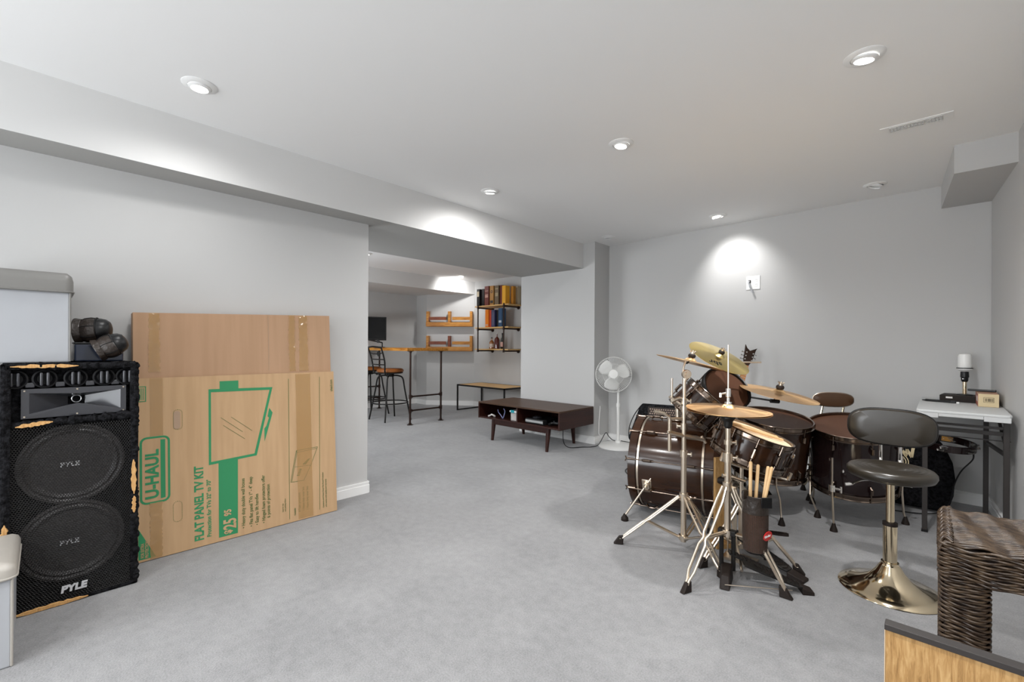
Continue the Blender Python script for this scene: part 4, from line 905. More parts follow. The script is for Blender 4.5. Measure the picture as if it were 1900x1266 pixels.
# spur on the camera side
sp0 = CL-AX*0.12+NY*(R+0.004)*0.93+Vector((0, 0, -R*0.36)); un = (NY*0.93+Vector((0, 0, -0.36))).normalized()
for sg in (1, -1):
    n_ = Vector((NY.x*sg, NY.y*sg, 0)); p = CL-AX*0.11+n_*(R*0.92)+Vector((0, 0, -R*0.30)); o_ = (n_*0.93+Vector((0, 0, -0.30))).normalized()
    R3 = o_.to_track_quat('Z', 'Y').to_matrix()
    MB().box(p+o_*0.006, (0.062, 0.075, 0.014), R3).cyl(p+o_*0.01, p+o_*0.035, 0.024).cyl(p+o_*0.03, p+o_*0.05, 0.010).build('spur_bracket', M['steel'], t, world=True, bevel=0.003)
    foot = Vector((-1.509, 2.666, 0)) if sg == 1 else Vector((CL.x+0.02, CL.y+0.36, 0))
    a_ = p+o_*0.03+(p-foot).normalized()*0.075
    k = MB().cyl(a_, foot+Vector((0, 0, 0.03)), 0.0065); k.build('spur_rod', M['steel'], t, world=True)
    k = MB().lathe([(0.024, 0.001), (0.024, 0.018), (0.012, 0.034), (0.008, 0.045)], foot, (0, 0, 1), 18); k.build('spur_foot', M['rubber'], t, world=True)
# logo mark on the shell side
k = MB()
q0 = CL-AX*0.30
def onshell(s, a): return CL-AX*s+(NY*math.cos(a)+Vector((0, 0, math.sin(a))))*(R+0.001)
for (s0, a0), (s1, a1) in (((0.22, -0.35), (0.42, -0.30)), ((0.22, -0.37), (0.42, -0.46))):
    n = 10; vs = []
    for i in range(n+1):
        u = i/n; s_ = s0+(s1-s0)*u; a2 = a0+(a1-a0)*u; w = 0.018*math.sin(PI*min(0.98, u+0.02)); vs += [onshell(s_, a2-w), onshell(s_, a2+w)]
    k.add(vs, [(2*i, 2*i+2, 2*i+3, 2*i+1) for i in range(n)])
k.build('shell_mark', M['blackshell'], t, world=True)
# pale wooden board at the batter side
t = thing('wooden_board', 'pale upright wooden board between the bass drum and the hi-hat stand', 'board', (-0.915, 2.715, 0))
bc = CR-AX*0.085+NY*0.19
bR = Matrix((AX, NY, (0, 0, 1))).transposed()
MB().box((-0.915, 2.715, 0.272), (0.085, 0.020, 0.486), Matrix.Rotation(YAW+0.15, 3, 'Z')).build('board', M['oak'], t, world=True, bevel=0.002, smooth=0)
MB().box((-0.915, 2.715, 0.0145), (0.10, 0.08, 0.028), Matrix.Rotation(YAW+0.15, 3, 'Z')).build('foot_block', M['oak'], t, world=True, bevel=0.002, smooth=0)
# rack tom mount and toms
mt = thing('tom_holder', 'chrome double tom holder rising from the bass drum', 'drum hardware', (-1.28, 3.06, CL.z+R))
mp = CL-AX*0.25+Vector((0, 0, R+0.004))
MB().lathe([(0.045, 0), (0.045, 0.012), (0.02, 0.018)], mp, n=24).cyl(mp, mp+Vector((0, 0, 0.10)), 0.018).build('post', M['steel'], mt, world=True)
toms = []
for (c, ax, R_t, D_t, lab) in (((-1.060, 2.882, 0.846), (0.60, 0.30, 0.74), 0.138, 0.155, 'smaller dark tom drum mounted on the bass drum, seen edge on'), ((-1.045, 3.184, 0.872), (0.63, -0.42, 0.60), 0.153, 0.165, 'larger mounted tom drum with its smoked head facing the stool')):
    tm, mm = drum('rack_tom', lab, c, ax, R_t, D_t, M['shell'], M['head'], 6, hoop=M['blackmetal'] if R_t > 0.145 else M['darkchrome'], off=0.35)
    toms.append((tm, mm)); a = Vector(ax).normalized(); side = mm @ Vector((0, 0, -D_t*0.55))
    back = side-a*0.0
    e = mp+Vector((0, (0.03 if c[1] > 3 else -0.03), 0.09)); out = (e-side); out -= a*out.dot(a); out.normalize()
    MB().cyl(e, side+out*(R_t+0.03), 0.010).cyl(side+out*(R_t+0.05), side+out*(R_t-0.002), 0.022).build('tom_arm', M['steel'], mt, world=True)
    tl, W = tm, mm
    # snare, floor toms
snc = (-0.715, 2.640, 0.690); sna = (0.31, 0.09, 0.93)
t, mm = drum('snare_drum', 'dark snare drum with a pale coated head tilted towards the stool', snc, sna, 0.177, 0.135, M['shell'], M['whitehead'], 10, off=0.1, rim=0.014)
sx = mm.to_3x3()
for a0 in (-1.35,):
    u = mm @ Vector((0.19*math.cos(a0), 0.19*math.sin(a0), -0.07))
MB().box(mm @ Vector((0.01, -0.193, -0.065)), (0.035, 0.020, 0.075), sx).build('strainer', M['chrome'], t, world=True, bevel=0.004)
ss = thing('snare_stand', 'chrome snare drum stand with a three armed basket', 'drum stand', (-0.70, 2.70, 0))
sb = mm @ Vector((0, 0, -0.20)); sc0 = Vector((sb.x-0.0, sb.y, 0))
k = MB().cyl((sc0.x, sc0.y, 0.06), (sc0.x, sc0.y, 0.30), 0.014).cyl((sc0.x, sc0.y, 0.28), (sb.x, sb.y, sb.z), 0.010); k.build('pole', M['steel'], ss, world=True)
for i in range(3):
    a = i*2*PI/3+0.5; p = mm @ Vector((0.215*math.cos(a), 0.215*math.sin(a), -0.165)); p2 = mm @ Vector((0.215*math.cos(a), 0.215*math.sin(a), -0.125))
    MB().tube([sb, p], 0.007, 8).tube([p, p2], 0.009, 8).build('basket_arm', M['steel'], ss, world=True)
    
tripod(ss, (sc0.x, sc0.y), 0.30, 0.08, [(sc0.x+0.27*math.cos(b), sc0.y+0.27*math.sin(b)) for b in (0.15, 1.8, 4.25)], 0.010)
hn_ = Vector(sna).normalized(); hx = (rt0-hn_*rt0.dot(hn_)).normalized(); hy = hn_.cross(hx)
for lb, off_, l0, l1 in (('drum stick lying across the snare head, nearer the rim', 0.010, -0.150, 0.150), ('second drum stick lying parallel on the snare head', 0.045, -0.155, 0.140)):
    A_ = mm.translation+hx*l0+hy*off_+hn_*0.013; B_ = mm.translation+hx*l1+hy*(off_-0.020)+hn_*0.012; d_ = B_-A_
    st = thing('drum_stick', lb, 'drum stick', A_, 0, 'sticks lying on the snare drum')
    MB().tube([A_, A_+d_*0.03, A_+d_*0.75, A_+d_*0.93, A_+d_*0.965, B_], [0.006, 0.0075, 0.0075, 0.005, 0.0065, 0.003], 12).build('stick', M['stick'], st, world=True)

ftc = (-0.840, 3.525, 0.650); fta = (0.13, -0.12, 0.98)
t, mm = drum('floor_tom', 'dark wine floor tom standing between the snare and the big black drum', ftc, fta, 0.228, 0.36, M['shell'], M['head'], 8, hoop=M['darkchrome'], off=0.3)
for i, f in enumerate(((-0.740, 3.310), (-0.600, 3.640), (-1.06, 3.66))):
    f = Vector((*f, 0)); d = (f-Vector((mm.translation.x, mm.translation.y, 0))).normalized()
    base = Vector((mm.translation.x, mm.translation.y, 0)) - Vector((0.047, -0.043, 0))
    top = base+d*0.262
    k = MB().tube([top+Vector((0, 0, 0.50)), top+Vector((0, 0, 0.24)), f+d*(-0.02)+Vector((0, 0, 0.16)) if i == 9 else f-d*0.045+Vector((0, 0, 0.15)), f+Vector((0, 0, 0.03))], 0.0055, 8); k.build('leg', M['steel'], t, world=True)
    k = MB(); foot_tip(k, f, (0, 0, 1)); k.build('rubber_foot', M['rubber'], t, world=True)
    MB().cyl(top+Vector((0, 0, 0.40)), top+Vector((0, 0, 0.46)), 0.016).build('leg_bracket', M['chrome'], t, world=True)
bgc = (-0.420, 3.725, 0.622); bga = (0.03, -0.20, 0.97)
t, mm = drum('large_floor_drum', 'wide black drum standing on thin legs beside the round stool', bgc, bga, 0.243, 0.385, M['blackshell'], M['head'], 8, hoop=M['darkchrome'], off=0.45)
for i, f in enumerate(((-0.480, 3.435), (-0.161, 3.905), (-0.68, 3.93))):
    f = Vector((*f, 0)); cen = mm @ Vector((0, 0, -0.3)); d = (f-Vector((cen.x, cen.y, 0))).normalized(); top = Vector((cen.x, cen.y, 0))+d*0.275
    if i == 0: pts = [f+Vector((-0.01, 0.0, 0.46)), f+Vector((-0.01, 0, 0.26)), f+Vector((0, 0, 0.03))]; top = f+Vector((-0.01, 0, 0))
    else: pts = [top+Vector((0, 0, 0.44)), top+Vector((0, 0, 0.20)), f-d*0.01+Vector((0, 0, 0.075)), f+Vector((0, 0, 0.03))]
    MB().tube(pts, 0.006, 8).build('leg', M['steel'], t, world=True)
    k = MB(); foot_tip(k, f, (0, 0, 1)); k.build('rubber_foot', M['rubber'], t, world=True)
    k = MB(); k.cyl(top+Vector((0, 0, 0.25)), top+Vector((0, 0, 0.29)), 0.018); k.cyl(top+Vector((0.01, 0, 0.27)), top+Vector((0.045, 0.01, 0.265)), 0.007); k.cyl(top+Vector((0.045, 0.01, 0.245)), top+Vector((0.045, 0.01, 0.285)), 0.006); k.build('wing_bracket', M['chrome'], t, world=True)

# cymbal stand at the bass drum, with crash cymbal
cs = thing('cymbal_stand', 'chrome cymbal stand with wide tripod in front of the bass drum', 'drum stand', (-1.054, 2.521, 0))
c0 = Vector((-1.054, 2.521, 0))
k = MB(); k.cyl(c0+Vector((0, 0, 0.045)), c0+Vector((0, 0, 0.545)), 0.0155); k.cyl(c0+Vector((0, 0, 0.545)), c0+Vector((0, 0, 0.80)), 0.0125); k.cyl(c0+Vector((0, 0, 0.80)), c0+Vector((0, 0, 0.975)), 0.0100)
k.build('pole', M['steel'], cs, world=True)
k = MB()
for z, r, o in ((0.545, 0.021, (1, 0.3, 0)), (0.70, 0.019, (-1, -0.3, 0)), (0.80, 0.017, (1, 0.6, 0)), (0.845, 0.017, (1, 0.6, 0))): clampband(k, c0+Vector((0, 0, z)), r, 0.035, o)
k.build('height_collar', M['steel'], cs, world=True)
rt = Vector((math.cos(YAW), math.sin(YAW), 0))
k = MB(); k.tube([c0-rt*0.095+Vector((0, 0, 0.668)), c0+rt*0.03+Vector((0, 0, 0.640)), c0+rt*0.115+Vector((0, 0, 0.625))], [0.012, 0.014, 0.010], 8)
k.cyl(c0+rt*0.10+Vector((0, 0, 0.645)), c0+rt*0.125+Vector((0, 0, 0.605)), 0.008); k.build('multi_clamp', M['steel'], cs, world=True, bevel=0.002)
k = MB(); k.cyl(c0-rt*0.082+Vector((0, 0, 0.560)), c0-rt*0.082+Vector((0, 0, 0.745)), 0.010); k.tube(smoothpath([c0-rt*0.082+Vector((0, 0, 0.735)), c0-rt*0.088+Vector((0, 0, 0.755)), c0-rt*0.12+Vector((0, 0, 0.775)), c0-rt*0.17+Vector((0, 0, 0.785))]), 0.010, 8)
k.cyl(c0-rt*0.075+Vector((0, 0, 0.745)), c0+Vector((0, 0, 0.745)), 0.008); k.cyl(c0-rt*0.070+Vector((0, 0, 0.83)), c0-rt*0.070+Vector((0, 0, 0.975)), 0.0055); k.tube([c0-rt*0.075+Vector((0, 0, 0.84)), c0-rt*0.03+Vector((0, 0, 0.86)), c0+rt*0.02+Vector((0, 0, 0.845))], 0.011, 8)
k.tube([c0-rt*0.085+Vector((0, 0, 0.87)), c0-rt*0.02+Vector((0, 0, 0.825))], 0.007, 8)
k.build('accessory_arm', M['steel'], cs, world=True)
tz = c0+rt*0.012+Vector((0, 0, 0.998))
vw = Vector((-math.sin(YAW), math.cos(YAW), 0))
k = MB(); k.lathe([(0.024, -0.012), (0.026, -0.008), (0.026, 0.008), (0.024, 0.012)], tz, vw, 28); k.lathe([(0.012, -0.020), (0.012, 0.020)], tz, vw, 20)
k.tube([c0+Vector((0, 0, 0.96)), tz+Vector((0, 0, -0.01))], 0.012, 8)
k.tube(smoothpath([tz-rt*0.018+Vector((0, 0, 0.01)), tz-rt*0.016+Vector((0, 0, 0.04)), tz-rt*0.004+Vector((0, 0, 0.075))]), 0.006, 8)
k.build('tilter', M['steel'], cs, world=True)
tripod(cs, (c0.x, c0.y), 0.30, 0.070, [(-1.360, 2.323), (-0.775, 2.335), (-1.02, 2.86)], 0.013)
nA = (rt*0.24+Vector((0, 0, 0.97))-vw*0.02)
cA = Vector((-1.026, 2.548, 1.085))
t, q, h = cymbal('thin bronze crash cymbal on the left, seen almost edge on', cA+nA.normalized()*0.0, nA, 0.188, M['brass'])
MB().cyl(tz+Vector((0, 0, 0.06)), cA-nA.normalized()*0.004, 0.0045).build('cymbal_rod', M['blackmetal'], cs, world=True)
topper(cs, cA-nA.normalized()*0.000, nA, 1.15)

# boom stand behind the toms, tilted yellow cymbal with dark letters
bs = thing('boom_cymbal_stand', 'chrome boom cymbal stand rising behind the mounted toms', 'drum stand', (-1.10, 3.42, 0))
cB = Vector((-0.995, 2.925, 1.108)); nB = (rt*0.27+Vector((0, 0, 0.84))-vw*0.44).normalized()
b0 = Vector((-1.185, 3.47, 0))
k = MB(); k.cyl(b0+Vector((0, 0, 0.05)), b0+Vector((0, 0, 0.60)), 0.015); k.cyl(b0+Vector((0, 0, 0.60)), b0+Vector((0, 0, 1.00)), 0.011); k.build('pole', M['steel'], bs, world=True)
u0 = b0+Vector((0, 0, 1.01)); bd = (cB-nB*0.055-u0)
k = MB(); k.cyl(u0-bd.normalized()*0.05, cB-nB*0.055, 0.007); k.cyl(u0-Vector((0, 0, 0.03)), u0+Vector((0, 0, 0.02)), 0.018); k.cyl(cB-nB*0.075, cB-nB*0.03, 0.014); k.cyl(cB-nB*0.06, cB-nB*0.012, 0.005)
k.build('boom_arm', M['steel'], bs, world=True)
k = MB(); k.cyl(cB+rt*0.03+vw*0.09-Vector((0, 0, 0.052)), cB+rt*0.305+vw*0.09-Vector((0, 0, 0.050)), 0.0050); k.build('rod', M['steel'], bs, world=True)
topper(bs, cB-nB*0.0, nB, 1.05)
tripod(bs, (b0.x, b0.y), 0.30, 0.07, [(b0.x+0.26*math.cos(b), b0.y+0.26*math.sin(b)) for b in (0.35, -0.7, 1.1)], 0.012)
t, q, h = cymbal('yellow brass cymbal tilted forward with dark lettering, highest of the kit', cB, nB, 0.190, M['brass_y'])
# lettering, upside down as seen from the camera
up_ = (rt*0.35-nB*(rt*0.35).dot(nB)) ; xdir = (-(rt*1.0-Vector((0, 0, 0.50)))); xdir = (xdir-nB*xdir.dot(nB)).normalized(); ydir = nB.cross(xdir)
lo_ = rt*-0.014-vw*0.112; lo_ = (lo_-nB*lo_.dot(nB)); o_ = cB-nB*(h*0.56)+lo_
k = text_mb('sbr', 0.064, frame(o_, xdir, ydir), 1.0, 0.0012)
Rb = 0.190
for i, v in enumerate(k.v):         # lay the letters onto the curved plate
    rel = v-cB; hh = rel.dot(nB); rad = (rel-nB*hh).length/Rb
    hs_ = (0.60*h-0.004)+(0.30*h-0.002-0.60*h+0.004)*(rad-0.45)/0.30 if rad < 0.75 else (0.30*h-0.002)*(1-(rad-0.75)/0.25)
    k.v[i] = v+nB*(hs_-h-hh+0.0003)
k.build('lettering', M['black'], t, world=True, smooth=0)

# ride cymbal
cC = Vector((-0.764, 3.343, 0.874)); nC = (rt*0.14+Vector((0, 0, 0.93))-vw*0.15).normalized()
t, q, h = cymbal('wide bronze ride cymbal above the floor tom', cC, nC, 0.232, M['brass'])
rs = thing('ride_stand', 'dark boom stand carrying the ride cymbal behind the floor tom', 'drum stand', (-1.16, 3.80, 0))
r0 = Vector((-1.17, 3.80, 0))
k = MB(); k.cyl(r0+Vector((0, 0, 0.05)), r0+Vector((0, 0, 0.55)), 0.014); k.cyl(r0+Vector((0, 0, 0.55)), r0+Vector((0, 0, 0.78)), 0.010); k.build('pole', M['steel'], rs, world=True)
e_ = cC-nC*0.075-rt*0.02
k = MB(); k.cyl(r0+Vector((0, 0, 0.775)), e_, 0.0065); k.cyl(e_-rt*0.02, e_+rt*0.035-Vector((0, 0, 0.004)), 0.013); k.cyl(e_, cC-nC*0.01, 0.0045); k.build('boom_arm', M['blackmetal'], rs, world=True)
topper(rs, cC-nC*0.0, nC, 1.35)
tripod(rs, (r0.x, r0.y), 0.28, 0.07, [(r0.x+0.24*math.cos(b), r0.y+0.24*math.sin(b)) for b in (0.6, 2.7, 1.6)], 0.011)

# hi-hat
hs = thing('hi_hat_stand', 'chrome hi-hat stand with two leg tripod and long centre rod, nearest the camera', 'drum stand', (-0.770, 2.375, 0))
h0 = Vector((-0.770, 2.378, 0))
k = MB(); k.cyl(h0+Vector((0, 0, 0.20)), h0+Vector((0, 0, 0.60)), 0.0160); k.cyl(h0+Vector((0, 0, 0.60)), h0+Vector((0, 0, 0.790)), 0.0125); k.build('pole', M['steel'], hs, world=True)
k = MB()
for z, r, o in ((0.60, 0.023, (1, 0.4, 0)), (0.675, 0.019, (1, 0.6, 0))): clampband(k, h0+Vector((0, 0, z)), r, 0.045 if z < 0.65 else 0.022, o)
k.build('height_collar', M['steel'], hs, world=True)
MB().lathe([(0.012, 0.745), (0.020, 0.755), (0.022, 0.780), (0.034, 0.796), (0.034, 0.804), (0.010, 0.806)], h0, n=24).build('seat_cup', M['blackmetal'], hs, world=True)
MB().cyl(h0+Vector((0, 0, 0.78)), h0+Vector((0, 0, 1.165)), 0.0042, n=10).build('pull_rod', M['steel'], hs, world=True)
k = MB(); k.cyl(h0+Vector((0, 0, 0.862)), h0+Vector((0, 0, 0.878)), 0.017); k.cyl(h0+Vector((0, 0, 0.876)), h0+Vector((0, 0, 0.900)), 0.008); k.cyl(h0+Vector((0, 0, 0.903)), h0+Vector((0, 0, 0.945)), 0.0125); k.cyl(h0+Vector((0, 0, 0.925)), h0-rt*0.035+Vector((0, 0, 0.918)), 0.005); k.box(h0-rt*0.038+Vector((0, 0, 0.912)), (0.012, 0.010, 0.024))
k.build('clutch', M['chrome'], hs, world=True, bevel=0.002)
nH = rt*0.035+Vector((0, 0, 1))-vw*0.05
cymbal('upper bronze hi-hat cymbal with its clutch, nearest the camera', h0+Vector((0, 0, 0.860)), nH, 0.197, M['brass'])
cymbal('lower hi-hat cymbal, face down under the upper one', h0+Vector((0, 0, 0.808)), Vector((0, 0, -1)), 0.195, M['brass'])
tripod(hs, (h0.x, h0.y), 0.455, 0.225, [(-0.861, 2.081), (-0.503, 2.362)], 0.017)
# pedal frame and board
k = MB()
for sg in (-1, 1): k.tube([h0+rt*sg*0.030+Vector((0, 0, 0.215)), h0+rt*sg*0.030+Vector((0, 0, 0.03))], 0.011, 8)
k.box(h0+Vector((0, 0, 0.225)), (0.085, 0.035, 0.025)); k.build('pedal_frame', M['blackmetal'], hs, world=True, bevel=0.003)
k = MB(); p = Vector((-0.742, 2.262, 0)); dz = Vector((0, 0, 1)); d = Vector((0.25, -0.97, 0)); s = Vector((0.97, 0.25, 0))
k.add([p-d*0.10+s*0.030+dz*0.002, p+d*0.035+s*0.022+dz*0.002, p+d*0.035-s*0.022+dz*0.002, p-d*0.10-s*0.030+dz*0.002, p-d*0.11+s*0.026+dz*0.075, p+d*0.0+s*0.018+dz*0.055, p+d*0.0-s*0.018+dz*0.055, p-d*0.11-s*0.026+dz*0.075], [(3, 2, 1, 0), (4, 5, 6, 7), (0, 1, 5, 4), (1, 2, 6, 5), (2, 3, 7, 6), (3, 0, 4, 7)])
k.build('frame_foot', M['rubber'], hs, world=True, bevel=0.005, smooth=0)
def footboard(name, par, a, b, w, m_):
    a = Vector(a); b = Vector(b); d = (b-a).normalized(); s = Vector((-d.y, d.x, 0)).normalized(); n = d.cross(s); n = n if n.z > 0 else -n
    k = MB(); pts = []; N = 14
    for i in range(N+1):
        u = i/N; ww = w*(0.62+0.38*math.sin(PI*min(1, u*0.75+0.12)))*(1 if u < 0.93 else 0.8); c = a.lerp(b, u); pts.append((c, ww))
    vs = []; fs = []
    for c, ww in pts: vs += [c+s*ww-n*0.004, c-s*ww-n*0.004, c-s*ww+n*0.004, c+s*ww+n*0.004]
    for i in range(N): 
        for j in range(4): fs.append((i*4+j, i*4+(j+1) % 4, (i+1)*4+(j+1) % 4, (i+1)*4+j))
    fs += [(3, 2, 1, 0), (N*4, N*4+1, N*4+2, N*4+3)]
    k.add(vs, fs); o = k.build(name, m_, par, world=True, bevel=0.0015, smooth=0)
    k = MB()
    for i in range(3, N): 
        c, ww = pts[i]; k.tube([c+s*ww*0.75+n*0.0055, c+d*0.010+n*0.0055, c-s*ww*0.75+n*0.0055], 0.0022, 5)
    k.build('tread', M['rubber'], o, world=True)
    return o
footboard('footboard', hs, (-0.775, 2.405, 0.115), (-0.590, 2.515, 0.030), 0.038, M['blackmetal'])
MB().cyl((-0.775, 2.40, 0.115), h0+Vector((0, 0.0, 0.24)), 0.003).build('pull_chain', M['steel'], hs, world=True)
# double bass drum pedal
pd = thing('bass_pedal', 'black ribbed double bass drum pedal on the carpet under the snare', 'pedal', (-0.62, 2.48, 0))
footboard('footboard', pd, (-0.84, 2.66, 0.13), (-0.545, 2.600, 0.030), 0.044, M['blackmetal'])
footboard('footboard', pd, (-0.690, 2.360, 0.100), (-0.470, 2.475, 0.028), 0.040, M['blackmetal'])
for a, b in (((-0.545, 2.600, 0.0), (-0.47, 2.585, 0.0)), ((-0.475, 2.472, 0.0), (-0.43, 2.498, 0.0))):
    a = Vector(a); b = Vector(b); k = MB(); d = (b-a).normalized(); s = Vector((-d.y, d.x, 0))
    k.add([a+s*0.035, b+s*0.03, b-s*0.03, a-s*0.035]+[a+s*0.032+Vector((0, 0, 0.03)), b+s*0.028+Vector((0, 0, 0.014)), b-s*0.028+Vector((0, 0, 0.014)), a-s*0.032+Vector((0, 0, 0.03))], [(3, 2, 1, 0), (4, 5, 6, 7), (0, 1, 5, 4), (1, 2, 6, 5), (2, 3, 7, 6), (3, 0, 4, 7)]); k.build('heel_plate', M['rubber'], pd, world=True, bevel=0.003, smooth=0)
for c in ((-0.875, 2.72), (-0.80, 2.58)):
    MB().cyl((c[0], c[1], 0.0), (c[0], c[1], 0.26), 0.011).build('frame_post', M['steel'], pd, world=True)
MB().cyl((-0.875, 2.72, 0.245), (-0.80, 2.58, 0.245), 0.009).build('axle', M['steel'], pd, world=True)
MB().cyl((-0.838, 2.65, 0.245), (-0.90, 2.70, 0.37), 0.005).lathe([(0.02, -0.025), (0.024, 0.0), (0.02, 0.025)], (-0.905, 2.705, 0.385), (-0.97, -0.23, 0), 20).build('beater', M['rubber'], pd, world=True)
MB().cyl((-0.86, 2.72, 0.20), (-0.70, 2.37, 0.055), 0.007).build('drive_shaft', M['steel'], pd, world=True)
MB().cyl((-0.735, 2.235, 0.025), (-0.49, 2.395, 0.03), 0.0025, n=6).build('base_wire', M['steel'], pd, world=True)
MB().bb((-0.86, 2.56, 0.001), (-0.70, 2.66, 0.014)).build('base_plate', M['steel'], pd, world=True, smooth=0)
t = thing('cowbell_pedal_pad', 'small black ribbed rubber pad behind the stick bag', 'pedal', (-0.60, 2.73, 0.14))
# extra small pedal plate seen right of the bag
footboard('pad', t, (-0.675, 2.70, 0.155), (-0.585, 2.755, 0.150), 0.022, M['rubber'])
MB().cyl((-0.68, 2.70, 0.004), (-0.675, 2.705, 0.150), 0.008).build('support', M['blackmetal'], t, world=True)

# stick bag hung on the hi-hat stand
bgx = Vector((-0.640, 2.365, 0))
t = thing('stick_bag', 'black mesh drum stick bag with a red oval badge hanging from the hi-hat stand', 'stick bag', bgx+Vector((0, 0, 0.18)))
k = MB(); n = 40; rings = [(0.048, 0.170), (0.054, 0.195), (0.055, 0.30), (0.056, 0.44)]
k.lathe([(0.001, 0.168), (0.040, 0.170), (0.050, 0.182)], bgx, n=40, cap=False); k.build('bag_base', M['black'], t, world=True)
k = MB()
for i in range(46):
    a = 2*PI*i/46; k.tube([bgx+Vector((0.050*math.cos(a), 0.050*math.sin(a), 0.180)), bgx+Vector((0.0545*math.cos(a), 0.0545*math.sin(a), 0.26)), bgx+Vector((0.055*math.cos(a), 0.055*math.sin(a), 0.365))], 0.0016, 4, cap=False)
for j in range(26): k.ring(bgx+Vector((0, 0, 0.184+j*0.0071)), (0, 0, 1), 0.0505+0.0045*min(1, j/10), 0.0013, 40, 4)
k.build('net', M['mesh'], t, world=True)
MB().lathe([(0.046, 0.18), (0.050, 0.26), (0.0505, 0.37)], bgx, n=32, cap=False).build('lining', C(0.20, 0.09, 0.055, 0.6), t, world=True)
k = MB().lathe([(0.052, 0.360), (0.057, 0.362), (0.058, 0.40), (0.056, 0.425), (0.060, 0.445), (0.055, 0.447), (0.051, 0.42)], bgx, n=40, cap=False); k.build('top_band', M['cap'], t, world=True)
MB().box(bgx+rt*0.020-vw*0.060+Vector((0, 0, 0.425)), (0.050, 0.006, 0.050), Matrix.Rotation(YAW, 3, 'Z')).build('flap', M['black'], t, world=True, bevel=0.002)
MB().box(bgx-rt*0.062-vw*0.02+Vector((0, 0, 0.452)), (0.035, 0.010, 0.040), Matrix.Rotation(YAW+0.6, 3, 'Z')).build('hanging_strap', M['cap'], t, world=True, bevel=0.002)
bdg = bgx+rt*0.030-vw*0.0565+Vector((0, 0, 0.268)); xr = (rt+vw*0.42).normalized()
vs = []; fm = frame(bdg, xr, (0, 0, 1)); k = MB(); k.m = fm
k.add([(0.027*math.cos(2*PI*i/28), 0.020*math.sin(2*PI*i/28)+0.006*math.cos(2*PI*i/28), 0.0) for i in range(28)]+[(0.027*math.cos(2*PI*i/28), 0.020*math.sin(2*PI*i/28)+0.006*math.cos(2*PI*i/28), -0.004) for i in range(28)], [tuple(range(28))]+[(i, (i+1) % 28, 28+(i+1) % 28, 28+i) for i in range(28)]); k.build('badge', M['red'], t, world=True, smooth=0)
text_mb('Gibraltar', 0.0145, fm @ Matrix.Translation((-0.024, -0.007, 0.0012)) @ Matrix.Rotation(0.16, 4, 'Z'), 0.75, 0.0004).build('badge_lettering', M['gloss'], t, world=True, smooth=0)
MB().tube([h0-rt*0.028+Vector((0, 0, 0.508)), h0+rt*0.02+Vector((0, 0, 0.500)), h0+rt*0.085+Vector((0, 0, 0.478))], [0.009, 0.010, 0.008], 8).build('bag_arm', M['steel'], hs, world=True)
for lb, dx, dy, a, b, ht in (('tallest drum stick standing in the mesh bag, on the left', -0.026, 0.0, 0.004, 0.0, 0.605), ('second drum stick from the left in the mesh bag', 0.000, 0.010, 0.03, 0.01, 0.585), ('drum stick with pale tip in the mesh bag, leaning right', 0.012, -0.006, 0.080, 0.0, 0.580), ('rightmost drum stick leaning out of the mesh bag', 0.028, 0.008, 0.062, 0.02, 0.574)):
    A_ = bgx+rt*dx+vw*dy+Vector((0, 0, 0.195)); B_ = bgx+rt*(dx+a*0.8)+vw*(dy+b)+Vector((0, 0, ht)); 
    A_ -= rt*a*0.25
    st = thing('drum_stick', lb, 'drum stick', A_, 0, 'sticks standing in the mesh bag'); d_ = B_-A_
    MB().tube([A_, A_+d_*0.02, A_+d_*0.97, A_+d_*0.99, B_], [0.006, 0.0078, 0.0078, 0.007, 0.003], 14).build('stick', M['stick'], st, world=True)

# drum throne behind the big drum
th = thing('drum_throne', 'brown padded drum throne with chrome posts behind the big black drum', 'drum stool', (-0.62, 4.22, 0))
tb = Vector((-0.603, 4.24, 0.752)); fm = frame(tb, (math.cos(0.45), math.sin(0.45), 0), (0, 0, 1))
def pad(mb, w, h, d, n=40, e=2.6):
    vs = []; fs = []; rows = [(0.0, -d/2), (0.90, -d/2*0.96), (1.0, -d*0.2), (1.0, d*0.2), (0.93, d/2*0.9), (0.6, d/2), (0.0, d/2*1.04)]
    for s, z in rows:
        for i in range(n):
            a = 2*PI*i/n; c, s_ = math.cos(a), math.sin(a)
            vs.append((w/2*max(s, 0.001)*math.copysign(abs(c)**(2/e), c), h/2*max(s, 0.001)*math.copysign(abs(s_)**(2/e), s_), z))
    for j in range(len(rows)-1):
        for i in range(n): i2 = (i+1) % n; fs.append((j*n+i, j*n+i2, (j+1)*n+i2, (j+1)*n+i))
    return mb.add(vs, fs)
k = MB(); k.m = fm; pad(k, 0.27, 0.11, 0.045); k.build('backrest', M['seatbrown'], th, world=True, smooth=50)
k = MB(); k.m = fm; k.add([(0,0,0)], []); 
ring = [fm @ Vector((0.135*math.copysign(abs(math.cos(a))**(2/2.6), math.cos(a)), 0.055*math.copysign(abs(math.sin(a))**(2/2.6), math.sin(a)), 0.004)) for a in [2*PI*i/48 for i in range(48)]]
MB().tube(ring, 0.004, 6, closed=True).build('piping', M['steel'], th, world=True)
for sx_ in (-0.060, 0.080):
    a = fm @ Vector((sx_, -0.05, -0.02)); MB().tube([a, a+Vector((-0.02, 0, -0.12)), a+Vector((-0.025, -0.05, -0.26)), a+Vector((-0.02, -0.16, -0.29))], 0.007, 8).build('back_post', M['gold_chrome'], th, world=True)
sc1 = Vector((-0.655, 4.10, 0))
MB().lathe([(0.15, 0.0), (0.17, 0.012), (0.17, 0.05), (0.15, 0.07), (0.001, 0.075)], sc1+Vector((0, 0, 0.40)), n=36).build('seat', M['seatbrown'], th, world=True)
